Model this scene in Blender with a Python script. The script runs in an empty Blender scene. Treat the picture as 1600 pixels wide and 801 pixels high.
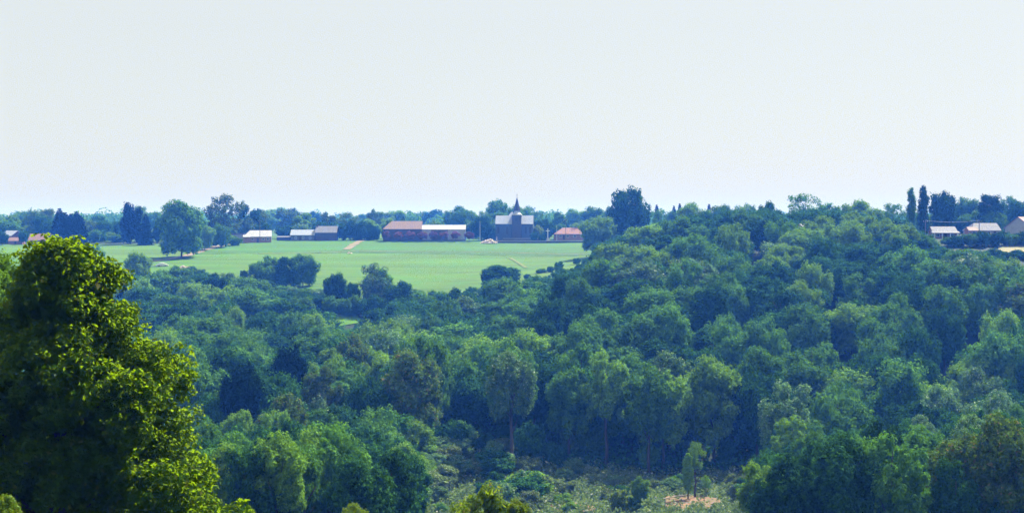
import bpy, math, random
import numpy as np
R = math.radians
scene = bpy.context.scene
COL = scene.collection

# ------------------------------------------------------------------ camera, sky, sun, exposure
EYE = 60.0
F = 2000.0                       # focal length in pixels of the 1600 px wide photograph
cd = bpy.data.cameras.new('camera'); cam = bpy.data.objects.new('camera', cd); COL.objects.link(cam)
cd.sensor_width = 36; cd.lens = 36 * F / 1600
cd.shift_y = -60.5 / 1600
cd.clip_start = 0.5; cd.clip_end = 9000
cam.location = (0, 0, EYE); cam.rotation_euler = (R(90), 0, 0)
scene.camera = cam

SUN_EL, SUN_AZ = 50.0, 40.0      # azimuth measured from straight ahead (+Y) towards the right (+X)
w = bpy.data.worlds.new('World'); scene.world = w; w.use_nodes = True
nt = w.node_tree
sky = nt.nodes.new('ShaderNodeTexSky'); sky.sky_type = 'NISHITA'; sky.sun_disc = False
sky.sun_elevation = R(SUN_EL); sky.sun_rotation = R(SUN_AZ)
sky.altitude = 0; sky.air_density = 1.0; sky.dust_density = 1.5; sky.ozone_density = 1.0
bg = nt.nodes['Background']; bg.inputs['Strength'].default_value = 0.0495
mxs = nt.nodes.new('ShaderNodeMix'); mxs.data_type = 'RGBA'; mxs.inputs[0].default_value = 0.82   # thin bright veil over the blue
mxs.inputs[7].default_value = (7.38, 7.76, 7.56, 1)
nt.links.new(sky.outputs[0], mxs.inputs[6]); nt.links.new(mxs.outputs[2], bg.inputs[0])

sd = bpy.data.lights.new('sun', 'SUN'); sd.energy = 5.0; sd.angle = R(0.5); sd.color = (1.0, 0.95, 0.86)
sun = bpy.data.objects.new('sun', sd); COL.objects.link(sun)
from mathutils import Vector
sv = Vector((math.sin(R(SUN_AZ)) * math.cos(R(SUN_EL)), math.cos(R(SUN_AZ)) * math.cos(R(SUN_EL)), math.sin(R(SUN_EL))))
sun.rotation_euler = sv.to_track_quat('Z', 'Y').to_euler(); sun.location = (100, 0, 200)

scene.view_settings.view_transform = 'Standard'; scene.view_settings.look = 'None'
scene.view_settings.gamma = 1.0; scene.view_settings.use_curve_mapping = False
scene.view_settings.exposure = 1.2
cy = scene.cycles
cy.max_bounces = 6; cy.diffuse_bounces = 3; cy.transmission_bounces = 4; cy.volume_bounces = 1
cy.transparent_max_bounces = 4; cy.caustics_reflective = False; cy.caustics_refractive = False
cy.use_denoising = True; cy.denoiser = 'OPENIMAGEDENOISE'; cy.denoising_prefilter = 'NONE'; cy.denoising_input_passes = 'RGB_ALBEDO_NORMAL'; cy.sample_clamp_indirect = 4.0

HAZE_DENSITY = 0.00038
HAZE_COLOR = (0.05, 0.22, 1.0)

# ------------------------------------------------------------------ helpers
def link(o, parent=None):
    COL.objects.link(o)
    if parent is not None: o.parent = parent
    return o

def tag(o, label=None, cat=None, group=None, kind=None):
    if label: o['label'] = label
    if cat: o['category'] = cat
    if group: o['group'] = group
    if kind: o['kind'] = kind
    return o

def empty(name, loc, rz=0.0):
    o = bpy.data.objects.new(name, None); o.location = loc; o.rotation_euler = (0, 0, rz)
    o.empty_display_size = 0.5
    return link(o)

def np_mesh(name, V, Fq, mats=None, smooth=False, k=4):
    """vertices (n,3), faces (m,k)"""
    me = bpy.data.meshes.new(name)
    V = np.asarray(V, dtype=np.float32); Fq = np.asarray(Fq, dtype=np.int32)
    m = len(Fq)
    me.vertices.add(len(V)); me.vertices.foreach_set('co', V.ravel())
    me.loops.add(m * k); me.loops.foreach_set('vertex_index', Fq.ravel())
    me.polygons.add(m)
    me.polygons.foreach_set('loop_start', np.arange(m, dtype=np.int32) * k)
    me.polygons.foreach_set('loop_total', np.full(m, k, dtype=np.int32))
    me.polygons.foreach_set('use_smooth', np.full(m, smooth, dtype=bool))
    me.update(calc_edges=True)
    for mt in (mats or []): me.materials.append(mt)
    return me

class MB:
    """collects boxes, prisms and tubes for one mesh"""
    def __init__(s): s.v = []; s.f = []
    def add(s, vs, fs):
        b = len(s.v); s.v += [tuple(p) for p in vs]; s.f += [tuple(i + b for i in f) for f in fs]; return s
    def box(s, x0, x1, y0, y1, z0, z1):
        return s.add([(x0, y0, z0), (x1, y0, z0), (x1, y1, z0), (x0, y1, z0), (x0, y0, z1), (x1, y0, z1), (x1, y1, z1), (x0, y1, z1)],
                     [(3, 2, 1, 0), (4, 5, 6, 7), (0, 1, 5, 4), (1, 2, 6, 5), (2, 3, 7, 6), (3, 0, 4, 7)])
    def prism_x(s, x0, x1, prof):
        """profile of (y,z) points extruded along x"""
        n = len(prof)
        vs = [(x0, y, z) for y, z in prof] + [(x1, y, z) for y, z in prof]
        fs = [tuple(range(n))[::-1], tuple(range(n, 2 * n))] + [(i, (i + 1) % n, n + (i + 1) % n, n + i) for i in range(n)]
        return s.add(vs, fs)
    def prism_y(s, y0, y1, prof):
        n = len(prof)
        vs = [(x, y0, z) for x, z in prof] + [(x, y1, z) for x, z in prof]
        fs = [tuple(range(n)), tuple(range(n, 2 * n))[::-1]] + [(i, n + i, n + (i + 1) % n, (i + 1) % n) for i in range(n)]
        return s.add(vs, fs)
    def tube(s, pts, rads, n=8):
        b = len(s.v); rings = []
        pts = [Vector(p) for p in pts]
        for i, (p, r) in enumerate(zip(pts, rads)):
            d = (pts[min(i + 1, len(pts) - 1)] - pts[max(i - 1, 0)]).normalized()
            a = d.cross(Vector((0.3, 1, 0.1))).normalized(); c = d.cross(a)
            for j in range(n):
                t = 2 * math.pi * j / n
                s.v.append(tuple(p + a * (math.cos(t) * r) + c * (math.sin(t) * r)))
        for i in range(len(pts) - 1):
            for j in range(n):
                s.f.append((b + i * n + j, b + i * n + (j + 1) % n, b + (i + 1) * n + (j + 1) % n, b + (i + 1) * n + j))
        s.f.append(tuple(b + j for j in range(n))[::-1]); s.f.append(tuple(b + (len(pts) - 1) * n + j for j in range(n)))
        return s
    def mesh(s, name, mat, smooth=False):
        me = bpy.data.meshes.new(name); me.from_pydata(s.v, [], s.f); me.materials.append(mat)
        if smooth:
            for p in me.polygons: p.use_smooth = True
        me.update(); return me
    def build(s, name, mat, parent=None, smooth=False):
        return link(bpy.data.objects.new(name, s.mesh(name, mat, smooth)), parent)

# ------------------------------------------------------------------ materials
MATS = {}
def newmat(name):
    m = bpy.data.materials.new(name); m.use_nodes = True
    n = m.node_tree.nodes; n.clear()
    out = n.new('ShaderNodeOutputMaterial')
    return m, m.node_tree, out

def mix_rgb(t, fac, a, b):
    x = t.nodes.new('ShaderNodeMix'); x.data_type = 'RGBA'
    for sock, v in ((x.inputs[0], fac), (x.inputs[6], a), (x.inputs[7], b)):
        if isinstance(v, (int, float)): sock.default_value = v
        elif isinstance(v, tuple): sock.default_value = (*v, 1) if len(v) == 3 else v
        else: t.links.new(v, sock)
    return x.outputs[2]

def noise(t, scale, detail=4, rough=0.6, coord='Object', distort=0):
    tc = t.nodes.new('ShaderNodeTexCoord'); nz = t.nodes.new('ShaderNodeTexNoise')
    nz.inputs['Scale'].default_value = scale; nz.inputs['Detail'].default_value = detail
    nz.inputs['Roughness'].default_value = rough; nz.inputs['Distortion'].default_value = distort
    t.links.new(tc.outputs[coord], nz.inputs['Vector']); return nz.outputs[0]

def ramp(t, fac, a, b):
    r = t.nodes.new('ShaderNodeMapRange'); r.inputs[1].default_value = a; r.inputs[2].default_value = b
    t.links.new(fac, r.inputs[0]); return r.outputs[0]

def leaf_mat(name, dark, light, trans=0.35, tcol=None, odd=None, gloss=0.0):
    """foliage: diffuse + translucent, colour differs leaf by leaf and clump by clump"""
    m, t, out = newmat(name)
    g = t.nodes.new('ShaderNodeNewGeometry')
    c = mix_rgb(t, g.outputs['Random Per Island'], dark, light)
    n1 = ramp(t, noise(t, 1.6, 3, 0.6), 0.3, 0.7)
    c = mix_rgb(t, n1, c, mix_rgb(t, 0.5, c, light))
    if odd:
        mm = t.nodes.new('ShaderNodeMath'); mm.operation = 'GREATER_THAN'; mm.inputs[1].default_value = 0.955
        t.links.new(g.outputs['Random Per Island'], mm.inputs[0])
        c = mix_rgb(t, mm.outputs[0], c, odd)
    oi = t.nodes.new('ShaderNodeObjectInfo')
    hs = t.nodes.new('ShaderNodeHueSaturation')
    hs.inputs['Hue'].default_value = 0.5
    t.links.new(ramp_out(t, oi.outputs['Random'], 0.75, 1.25), hs.inputs['Value'])
    t.links.new(c, hs.inputs['Color']); c = hs.outputs[0]
    d = t.nodes.new('ShaderNodeBsdfDiffuse'); tr = t.nodes.new('ShaderNodeBsdfTranslucent')
    mx = t.nodes.new('ShaderNodeMixShader'); mx.inputs[0].default_value = trans
    t.links.new(c, d.inputs[0])
    if tcol: t.links.new(mix_rgb(t, 0.6, c, tcol), tr.inputs[0])
    else: t.links.new(c, tr.inputs[0])
    t.links.new(d.outputs[0], mx.inputs[1]); t.links.new(tr.outputs[0], mx.inputs[2])
    last = mx.outputs[0]
    if gloss > 0:
        gl = t.nodes.new('ShaderNodeBsdfGlossy'); gl.inputs['Roughness'].default_value = 0.42
        gl.inputs['Color'].default_value = (0.9, 0.95, 1, 1)
        m2 = t.nodes.new('ShaderNodeMixShader'); m2.inputs[0].default_value = gloss
        t.links.new(last, m2.inputs[1]); t.links.new(gl.outputs[0], m2.inputs[2]); last = m2.outputs[0]
    t.links.new(last, out.inputs[0]); return m

def ramp_out(t, fac, lo, hi):
    r = t.nodes.new('ShaderNodeMapRange'); r.inputs[3].default_value = lo; r.inputs[4].default_value = hi
    t.links.new(fac, r.inputs[0]); return r.outputs[0]

def rough_mat(name, a, b, scale, rough=0.85, a2=None, scale2=0.05, coord='Object', bump=0.0, stretch=None, spec=0.2):
    m, t, out = newmat(name)
    f = ramp(t, noise(t, scale, 5, 0.65, coord), 0.35, 0.65)
    c = mix_rgb(t, f, a, b)
    if a2: c = mix_rgb(t, ramp(t, noise(t, scale2, 4, 0.6, coord), 0.4, 0.66), c, a2)
    if stretch:      # long mowing swathes and single tufts
        tc = t.nodes.new('ShaderNodeTexCoord'); mp = t.nodes.new('ShaderNodeMapping'); mp.inputs['Scale'].default_value = (.006, .16, 1)
        mp.inputs['Rotation'].default_value = (0, 0, R(stretch)); t.links.new(tc.outputs['Object'], mp.inputs[0])
        n3 = t.nodes.new('ShaderNodeTexNoise'); n3.inputs['Scale'].default_value = 1.0; n3.inputs['Detail'].default_value = 5; t.links.new(mp.outputs[0], n3.inputs['Vector'])
        v = t.nodes.new('ShaderNodeHueSaturation'); t.links.new(c, v.inputs['Color'])
        t.links.new(ramp_out(t, ramp(t, n3.outputs[0], .36, .64), .76, 1.16), v.inputs['Value'])
        t.links.new(ramp_out(t, ramp(t, noise(t, .12, 5, .7), .4, .62), .488, .508), v.inputs['Hue']); c = v.outputs[0]
        c = mix_rgb(t, ramp(t, noise(t, 1.1, 3, .7), .60, .72), c, (.13, .17, .03))
    p = t.nodes.new('ShaderNodeBsdfPrincipled'); p.inputs['Roughness'].default_value = rough
    p.inputs['Specular IOR Level'].default_value = spec
    t.links.new(c, p.inputs['Base Color'])
    if bump:
        bn = t.nodes.new('ShaderNodeBump'); bn.inputs['Strength'].default_value = bump; bn.inputs['Distance'].default_value = 0.3
        t.links.new(noise(t, scale * 2, 4, 0.7, coord), bn.inputs['Height']); t.links.new(bn.outputs[0], p.inputs['Normal'])
    t.links.new(p.outputs[0], out.inputs[0]); return m

def tile_mat(name, a, b, row=0.35, rough=0.7, spec=0.3):
    """roof tiles or sheets: courses along the slope plus blotches"""
    m, t, out = newmat(name)
    tc = t.nodes.new('ShaderNodeTexCoord'); br = t.nodes.new('ShaderNodeTexBrick')
    mp = t.nodes.new('ShaderNodeMapping'); mp.inputs['Rotation'].default_value = (R(90), 0, 0)
    t.links.new(tc.outputs['Object'], mp.inputs[0]); t.links.new(mp.outputs[0], br.inputs['Vector'])
    br.inputs['Scale'].default_value = 1.0; br.inputs['Brick Width'].default_value = row; br.inputs['Row Height'].default_value = row
    br.inputs['Color1'].default_value = (*a, 1); br.inputs['Color2'].default_value = (*b, 1)
    br.inputs['Mortar'].default_value = (a[0] * .55, a[1] * .55, a[2] * .55, 1); br.inputs['Mortar Size'].default_value = 0.02
    f = ramp(t, noise(t, 0.7, 5, 0.7), 0.35, 0.7)
    c = mix_rgb(t, f, br.outputs[0], (b[0] * .75, b[1] * .72, b[2] * .7))
    c = mix_rgb(t, 0.5, c, br.outputs[0])
    p = t.nodes.new('ShaderNodeBsdfPrincipled'); p.inputs['Roughness'].default_value = rough; p.inputs['Specular IOR Level'].default_value = spec
    t.links.new(c, p.inputs['Base Color']); t.links.new(p.outputs[0], out.inputs[0]); return m

M = {}
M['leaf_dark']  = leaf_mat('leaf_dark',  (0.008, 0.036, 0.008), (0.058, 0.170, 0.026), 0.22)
M['leaf_mid']   = leaf_mat('leaf_mid',   (0.018, 0.068, 0.011), (0.145, 0.320, 0.040), 0.28, (0.13, 0.34, 0.02))
M['leaf_fresh'] = leaf_mat('leaf_fresh', (0.030, 0.095, 0.010), (0.225, 0.410, 0.042), 0.32, (0.24, 0.46, 0.02))
M['leaf_pale']  = leaf_mat('leaf_pale',  (0.040, 0.110, 0.034), (0.200, 0.360, 0.110), 0.28, None, (0.42, 0.52, 0.32))
M['leaf_olive'] = leaf_mat('leaf_olive', (0.034, 0.070, 0.010), (0.150, 0.260, 0.034), 0.30, None, (0.24, 0.20, 0.07))
M['needle']     = leaf_mat('needle',     (0.003, 0.014, 0.010), (0.014, 0.045, 0.020), 0.08)
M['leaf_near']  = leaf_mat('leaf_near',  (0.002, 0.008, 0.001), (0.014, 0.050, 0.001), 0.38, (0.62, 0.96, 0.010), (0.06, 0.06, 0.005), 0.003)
M['leaf_young'] = leaf_mat('leaf_young', (0.040, 0.090, 0.004), (0.120, 0.210, 0.008), 0.40, (0.50, 0.70, 0.010), (0.25, 0.12, 0.02), 0.01)
M['leaf_bronze']= leaf_mat('leaf_bronze',(0.100, 0.045, 0.060), (0.300, 0.130, 0.150), 0.25)
M['scrub']      = leaf_mat('scrub',      (0.050, 0.105, 0.026), (0.200, 0.285, 0.085), 0.30, None, (0.42, 0.44, 0.32))
M['bark']       = rough_mat('bark', (0.05, 0.04, 0.03), (0.11, 0.09, 0.07), 3.0, bump=0.4)
M['bark_pale']  = rough_mat('bark_pale', (0.30, 0.28, 0.24), (0.50, 0.47, 0.42), 2.0)
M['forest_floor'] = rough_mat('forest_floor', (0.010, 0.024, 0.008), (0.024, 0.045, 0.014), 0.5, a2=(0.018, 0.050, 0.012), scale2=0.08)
M['grass_upper'] = rough_mat('grass_upper', (0.039, 0.121, 0.002), (0.050, 0.143, 0.003), 0.6, a2=(0.044, 0.150, 0.003), scale2=0.035, stretch=2)
M['grass_lower'] = rough_mat('grass_lower', (0.052, 0.132, 0.001), (0.067, 0.155, 0.001), 0.8, a2=(0.060, 0.162, 0.001), scale2=0.03, stretch=-3)
M['grass_left'] = rough_mat('grass_left', (0.051, 0.148, 0.002), (0.063, 0.166, 0.003), 0.5, a2=(0.076, 0.161, 0.004), scale2=0.03, stretch=5)
M['grass_band'] = rough_mat('grass_band', (0.038, 0.102, 0.004), (0.046, 0.116, 0.005), 0.6, stretch=0)
M['dry_grass']  = rough_mat('dry_grass', (0.186, 0.174, 0.074), (0.260, 0.223, 0.112), 0.8, a2=(0.136, 0.186, 0.062), scale2=0.15)
M['worn_grass'] = rough_mat('worn_grass', (0.09, 0.16, 0.02), (0.14, 0.16, 0.03), 0.6)
M['soil']       = rough_mat('soil', (0.203, 0.143, 0.089), (0.280, 0.213, 0.142), 0.8, a2=(0.122, 0.143, 0.063), scale2=0.25)
M['orange_soil']= rough_mat('orange_soil', (0.218, 0.113, 0.055), (0.252, 0.151, 0.084), 0.9, a2=(0.126, 0.109, 0.055), scale2=0.35)
M['scrub_ground']= rough_mat('scrub_ground', (0.035, 0.065, 0.015), (0.09, 0.13, 0.035), 0.8, a2=(0.05, 0.09, 0.02), scale2=0.15)
M['stone_dark'] = rough_mat('stone_dark', (0.050, 0.050, 0.058), (0.085, 0.085, 0.090), 1.2, bump=0.3)
M['stone_church']= rough_mat('stone_church', (0.056, 0.081, 0.138), (0.086, 0.114, 0.181), 1.5, bump=0.3)
M['stone_cap']  = rough_mat('stone_cap', (0.40, 0.38, 0.36), (0.52, 0.50, 0.47), 1.2)
M['brick']      = rough_mat('brick', (0.060, 0.055, 0.070), (0.100, 0.080, 0.090), 1.0)
M['brick_pink'] = rough_mat('brick_pink', (0.264, 0.149, 0.125), (0.321, 0.195, 0.167), 1.5)
M['render_pale']= rough_mat('render_pale', (0.320, 0.320, 0.344), (0.381, 0.381, 0.395), 0.8)
M['render_grey']= rough_mat('render_grey', (0.108, 0.108, 0.117), (0.144, 0.144, 0.153), 0.9)
M['tile_brown'] = tile_mat('tile_brown', (0.221, 0.148, 0.115), (0.283, 0.197, 0.160), 0.5)
M['tile_pink']  = tile_mat('tile_pink', (0.330, 0.192, 0.144), (0.384, 0.245, 0.199), 0.5)
M['tile_red']   = tile_mat('tile_red', (0.235, 0.102, 0.066), (0.288, 0.139, 0.094), 0.5)
M['slate']      = tile_mat('slate', (0.177, 0.184, 0.204), (0.249, 0.256, 0.279), 0.5, 0.75, 0.15)
M['slate_pale'] = tile_mat('slate_pale', (0.348, 0.382, 0.476), (0.432, 0.477, 0.571), 0.6, 0.75, 0.15)
M['sheet_roof'] = tile_mat('sheet_roof', (0.42, 0.43, 0.46), (0.52, 0.53, 0.56), 1.2, 0.7, 0.2)
M['spire_slate']= tile_mat('spire_slate', (0.035, 0.040, 0.050), (0.050, 0.055, 0.070), 0.4, 0.6)
M['white']      = rough_mat('white', (0.74, 0.74, 0.74), (0.82, 0.82, 0.82), 2)
M['glass']      = rough_mat('glass', (0.02, 0.025, 0.03), (0.03, 0.035, 0.045), 1, 0.15, spec=0.6)
M['dark_wood']  = rough_mat('dark_wood', (0.05, 0.04, 0.035), (0.09, 0.075, 0.06), 2)
M['pole_wood']  = rough_mat('pole_wood', (0.16, 0.14, 0.12), (0.24, 0.21, 0.18), 2)
M['pole_grey']  = rough_mat('pole_grey', (0.55, 0.55, 0.54), (0.65, 0.65, 0.64), 2)
M['rubble']     = rough_mat('rubble', (0.42, 0.34, 0.28), (0.62, 0.55, 0.48), 1.0, bump=0.5)
M['tarp']       = rough_mat('tarp', (0.70, 0.72, 0.75), (0.82, 0.83, 0.84), 0.6, 0.5)
M['tarp_blue']  = rough_mat('tarp_blue', (0.10, 0.14, 0.22), (0.14, 0.19, 0.28), 0.6, 0.5)

# ------------------------------------------------------------------ terrain
C = []   # control points X, Y, z
def cp(xpx, D, z): C.append(((xpx - 800) / F * D, D, z))
for X in (-300, -60, 0, 60, 300):
    C.append((X, -80, 57)); C.append((X, 0, 55.5))
for D, z in ((28, 48), (60, 40.5), (100, 31)):
    for x in (-900, -200, 500, 1100, 1800, 2500): cp(x, D, z)
for D, zs in {  #      -400  0   300  500  700   900  1190 1400 1650 2100
    150: (24, 23, 22, 21, 20, 19, 21, 22, 22, 23),
    180: (19, 18, 17, 17, 15.5, 15, 17, 18, 18.5, 19),
    210: (17, 16, 15, 15, 13, 12.6, 13, 15, 16, 17),
    235: (16, 16, 15, 15, 14.5, 13, 13, 15, 17, 18),
    270: (17, 17, 16, 16, 17.5, 18.5, 20, 21, 23, 24),
    310: (18, 18, 17, 17, 19, 25, 28, 30, 32, 33),
    350: (20, 19, 18, 17.5, 20, 31, 36, 38, 40, 41),
    400: (23, 20, 19, 18.5, 21, 35, 46, 47, 48, 49),
    440: (26, 23, 21.5, 27, 25, 37.5, 51, 52, 52.5, 53),
    485: (32, 28, 26, 31.5, 32, 38.5, 52, 53, 53.5, 54),
    540: (38, 36, 37.5, 36.5, 36.8, 40, 52, 53, 54, 54),
    600: (42, 41.5, 41, 41, 41.4, 42, 51, 52, 53, 54),
    700: (46.5, 46.5, 46.7, 46.8, 46.8, 46.5, 50, 52, 53, 54),
    850: (48.5, 48.5, 48.5, 48.5, 48.5, 48.5, 50, 51, 52, 53),
    1200: (50,) * 10, 2000: (51,) * 10, 3600: (54,) * 10}.items():
    for x, z in zip((-400, 0, 300, 500, 700, 900, 1190, 1400, 1650, 2100), zs): cp(x, D, z)
for X in (-2500, 2500):
    for Y in (0, 600, 1400, 3600): C.append((X, Y, 52))
C = np.array(C)
CC = 14.0
_A = np.sqrt(((C[:, None, :2] - C[None, :, :2]) ** 2).sum(-1) + CC * CC)
_n = len(C); _P = np.ones((_n + 1, _n + 1)); _P[:_n, :_n] = _A; _P[_n, _n] = 0
_W = np.linalg.solve(_P, np.append(C[:, 2], 0))
def H(X, Y):
    X = np.asarray(X, float); Y = np.asarray(Y, float)
    sh = X.shape; X = X.ravel(); Y = Y.ravel()
    r = np.empty(len(X))
    for i in range(0, len(X), 20000):
        a = X[i:i + 20000]; b = Y[i:i + 20000]
        r[i:i + 20000] = np.sqrt((a[:, None] - C[:, 0]) ** 2 + (b[:, None] - C[:, 1]) ** 2 + CC * CC) @ _W[:-1] + _W[-1]
    return r.reshape(sh)
def h(X, Y): return float(H(np.array([X]), np.array([Y]))[0])
def at(xpx, D):
    X = (xpx - 800) / F * D
    return X, D, h(X, D)
_DS = np.arange(150, 1500, 1.0)
def hit(x, y):
    """point of the ground met by the sight line through photograph pixel (x, y)"""
    X = (x - 800) / F * _DS; z = H(X, _DS); zr = EYE - (y - 340) / F * _DS
    k = np.argmax(z >= zr) if (z >= zr).any() else len(_DS) - 1
    return X[k], _DS[k], z[k]

gx = np.concatenate([-np.geomspace(2400, 330, 26), np.linspace(-320, 320, 180), np.geomspace(330, 2400, 26)])
gy = np.concatenate([np.linspace(-75, 140, 40), np.linspace(142, 760, 230), np.geomspace(765, 3500, 60)])
GX, GY = np.meshgrid(gx, gy); GZ = H(GX, GY)
rs = np.random.RandomState(3)
GZ += (rs.rand(*GZ.shape) - .5) * 0.25 * (GY > 20)
nx_, ny_ = len(gx), len(gy)
ii = np.arange(ny_ - 1)[:, None] * nx_ + np.arange(nx_ - 1)[None]
Fc = np.stack([ii, ii + 1, ii + nx_ + 1, ii + nx_], -1).reshape(-1, 4)
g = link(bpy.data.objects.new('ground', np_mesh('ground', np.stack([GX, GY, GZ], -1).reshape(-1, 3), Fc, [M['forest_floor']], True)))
tag(g, kind='structure')

def sheet(name, top, bot, mat, off=0.3, nx=120, ny=40, rough=0.12):
    """a piece of land between two lines given as (x, y) on the photograph, laid on the ground"""
    tx = np.array([p[0] for p in top], float); bx = np.array([p[0] for p in bot], float)
    t = np.array([hit(*p) for p in top]); b = np.array([hit(*p) for p in bot])
    s = np.linspace(0, 1, nx)
    def curve(P, xs): u = (xs - xs[0]) / (xs[-1] - xs[0]); return np.interp(s, u, P[:, 0]), np.interp(s, u, P[:, 1])
    t0, t1 = curve(t, tx); b0, b1 = curve(b, bx)
    v = np.linspace(0, 1, ny)[:, None]
    X = b0 * (1 - v) + t0 * v; Y = b1 * (1 - v) + t1 * v
    Z = H(X, Y) + off + (np.random.RandomState(5).rand(*X.shape) - .5) * rough
    ii = np.arange(ny - 1)[:, None] * nx + np.arange(nx - 1)[None]
    Fc = np.stack([ii, ii + 1, ii + nx + 1, ii + nx], -1).reshape(-1, 4)
    o = link(bpy.data.objects.new(name, np_mesh(name, np.stack([X, Y, Z], -1).reshape(-1, 3), Fc, [mat], True)))
    return tag(o, kind='structure')

def ribbon(name, pts, width, mat, off, seed=1):
    P = [np.array(hit(*p)[:2]) for p in pts]
    Q = []
    for a, b in zip(P[:-1], P[1:]):
        n = max(2, int(np.linalg.norm(b - a) / 2))
        Q += [a + (b - a) * k / n for k in range(n)]
    Q.append(P[-1]); Q = np.array(Q); rr = np.random.RandomState(seed)
    T = np.gradient(Q, axis=0); T /= np.linalg.norm(T, axis=1)[:, None] + 1e-9
    N = np.stack([-T[:, 1], T[:, 0]], -1)
    nc = 5; wv = width * (0.6 + 0.7 * rr.rand(len(Q)))
    V = []
    for k in range(nc):
        o = (k / (nc - 1) - .5) * wv
        p = Q + N * o[:, None]; V.append(np.column_stack([p, H(p[:, 0], p[:, 1]) + off]))
    V = np.stack(V, 1).reshape(-1, 3); n = len(Q)
    ii = np.arange(n - 1)[:, None] * nc + np.arange(nc - 1)[None]
    Fc = np.stack([ii, ii + nc, ii + nc + 1, ii + 1], -1).reshape(-1, 4)
    o = link(bpy.data.objects.new(name, np_mesh(name, V, Fc, [mat], True)))
    return tag(o, kind='structure')

# meadow on the slope below the village, in its strips
sheet('meadow', [(180, 403), (240, 402), (300, 398), (420, 395.5), (560, 395), (700, 397), (800, 398), (925, 397)],
      [(180, 440), (240, 440), (330, 445), (430, 470), (520, 480), (600, 470), (700, 475), (800, 470), (925, 430)], M['grass_lower'], 0.28)
sheet('upper_meadow', [(290, 386), (340, 380), (380, 378.5), (450, 375.5), (560, 374), (700, 373.5), (780, 376), (925, 378)],
      [(290, 398.5), (340, 396.5), (420, 396), (560, 395.6), (700, 397.6), (800, 398.6), (860, 398.6), (925, 398)], M['grass_upper'], 0.34)
sheet('mown_strip', [(560, 392), (650, 393), (760, 393.5), (850, 394.5), (920, 394.5)], [(560, 396), (650, 398), (760, 400), (850, 401), (920, 400)],
      M['grass_band'], 0.40, 80, 6)
sheet('left_field', [(-60, 383), (60, 383), (160, 382.5), (240, 382), (330, 384)], [(-60, 430), (60, 432), (160, 430), (240, 406), (330, 392)], M['grass_left'], 0.36)
sheet('grass_glade', [(505, 486), (530, 482), (560, 482)], [(505, 508), (530, 512), (560, 506)], M['grass_lower'], 0.3, 20, 10)
sheet('dry_meadow', [(1560, 386), (1590, 383), (1680, 380)], [(1560, 402), (1590, 404), (1680, 408)], M['dry_grass'], 0.3, 40, 14)
sheet('clearing', [(640, 676), (700, 680), (760, 694), (870, 722), (1000, 742), (1120, 750), (1220, 750)],
      [(560, 800), (700, 830), (800, 840), (900, 845), (1000, 845), (1120, 845), (1220, 840)], M['scrub_ground'], 0.25, 100, 50, 0.5)
sheet('sandy_patch', [(1040, 782), (1065, 779), (1095, 780), (1125, 786)], [(1040, 802), (1065, 801), (1095, 799), (1128, 800)], M['orange_soil'], 0.62, 30, 14, 0.2)
sheet('sandy_strip', [(860, 795), (900, 793), (935, 797)], [(860, 806), (900, 806), (935, 806)], M['orange_soil'], 0.6, 20, 8, 0.2)
ribbon('dirt_track', [(236, 409), (262, 407), (292, 400.5), (315, 393), (335, 387.5), (360, 381)], 5.0, M['soil'], 0.46)
ribbon('field_path', [(541, 391), (552, 384), (562, 378), (572, 375)], 4.5, M['soil'], 0.5, 2)
ribbon('worn_path', [(797, 404.5), (805, 409), (815, 415), (822, 420)], 1.8, M['worn_grass'], 0.5, 3)
ribbon('grass_balk', [(395, 398), (450, 397), (520, 395.5), (560, 393.5), (650, 394.5), (740, 395), (830, 397), (915, 398)], 1.3, M['dry_grass'], 0.55, 4)

PX, PY = np.meshgrid(np.linspace(-900, 500, 120), np.concatenate([np.linspace(702, 1000, 40), np.linspace(1010, 2200, 30)]))
PZ = H(PX, PY) + .22; n_ = 120; ii = np.arange(len(PX) - 1)[:, None] * n_ + np.arange(n_ - 1)[None]
tag(link(bpy.data.objects.new('pasture', np_mesh('pasture', np.stack([PX, PY, PZ], -1).reshape(-1, 3), np.stack([ii, ii + 1, ii + n_ + 1, ii + n_], -1).reshape(-1, 4), [M['grass_band']], True))), kind='structure')

# the air
b = MB().box(-2420, 2420, -79, 3520, 8, 84)
hm, t, out = newmat('haze')
pv = t.nodes.new('ShaderNodeVolumePrincipled'); pv.inputs['Color'].default_value = (*HAZE_COLOR, 1)
pv.inputs['Absorption Color'].default_value = (1, 1, 1, 1)
pv.inputs['Density'].default_value = HAZE_DENSITY; pv.inputs['Anisotropy'].default_value = 0.2
t.links.new(pv.outputs[0], out.inputs['Volume'])
hz = b.build('haze', hm); tag(hz, kind='stuff')

# ------------------------------------------------------------------ foliage
def card_mesh(name, P, N, S, rng, elong=1.0, bend=0.25):
    n = len(P)
    N = N / (np.linalg.norm(N, axis=1)[:, None] + 1e-9)
    A = np.cross(N, rng.normal(size=(n, 3))); A /= np.linalg.norm(A, axis=1)[:, None] + 1e-9
    B = np.cross(N, A)
    S = S[:, None]; e = elong
    k = rng.uniform(-1, 1, (n, 1)) * bend
    V = np.stack([P - A * S * e, P - B * S * .62 + N * S * k + A * S * .15, P + A * S * e, P + B * S * .62 + N * S * k + A * S * .15], 1).reshape(-1, 3)
    return np_mesh(name, V, np.arange(4 * n).reshape(-1, 4))

def sph(rng, n, up=0.0):
    d = rng.normal(size=(n, 3)); d[:, 2] += up
    return d / np.linalg.norm(d, axis=1)[:, None]

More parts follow.
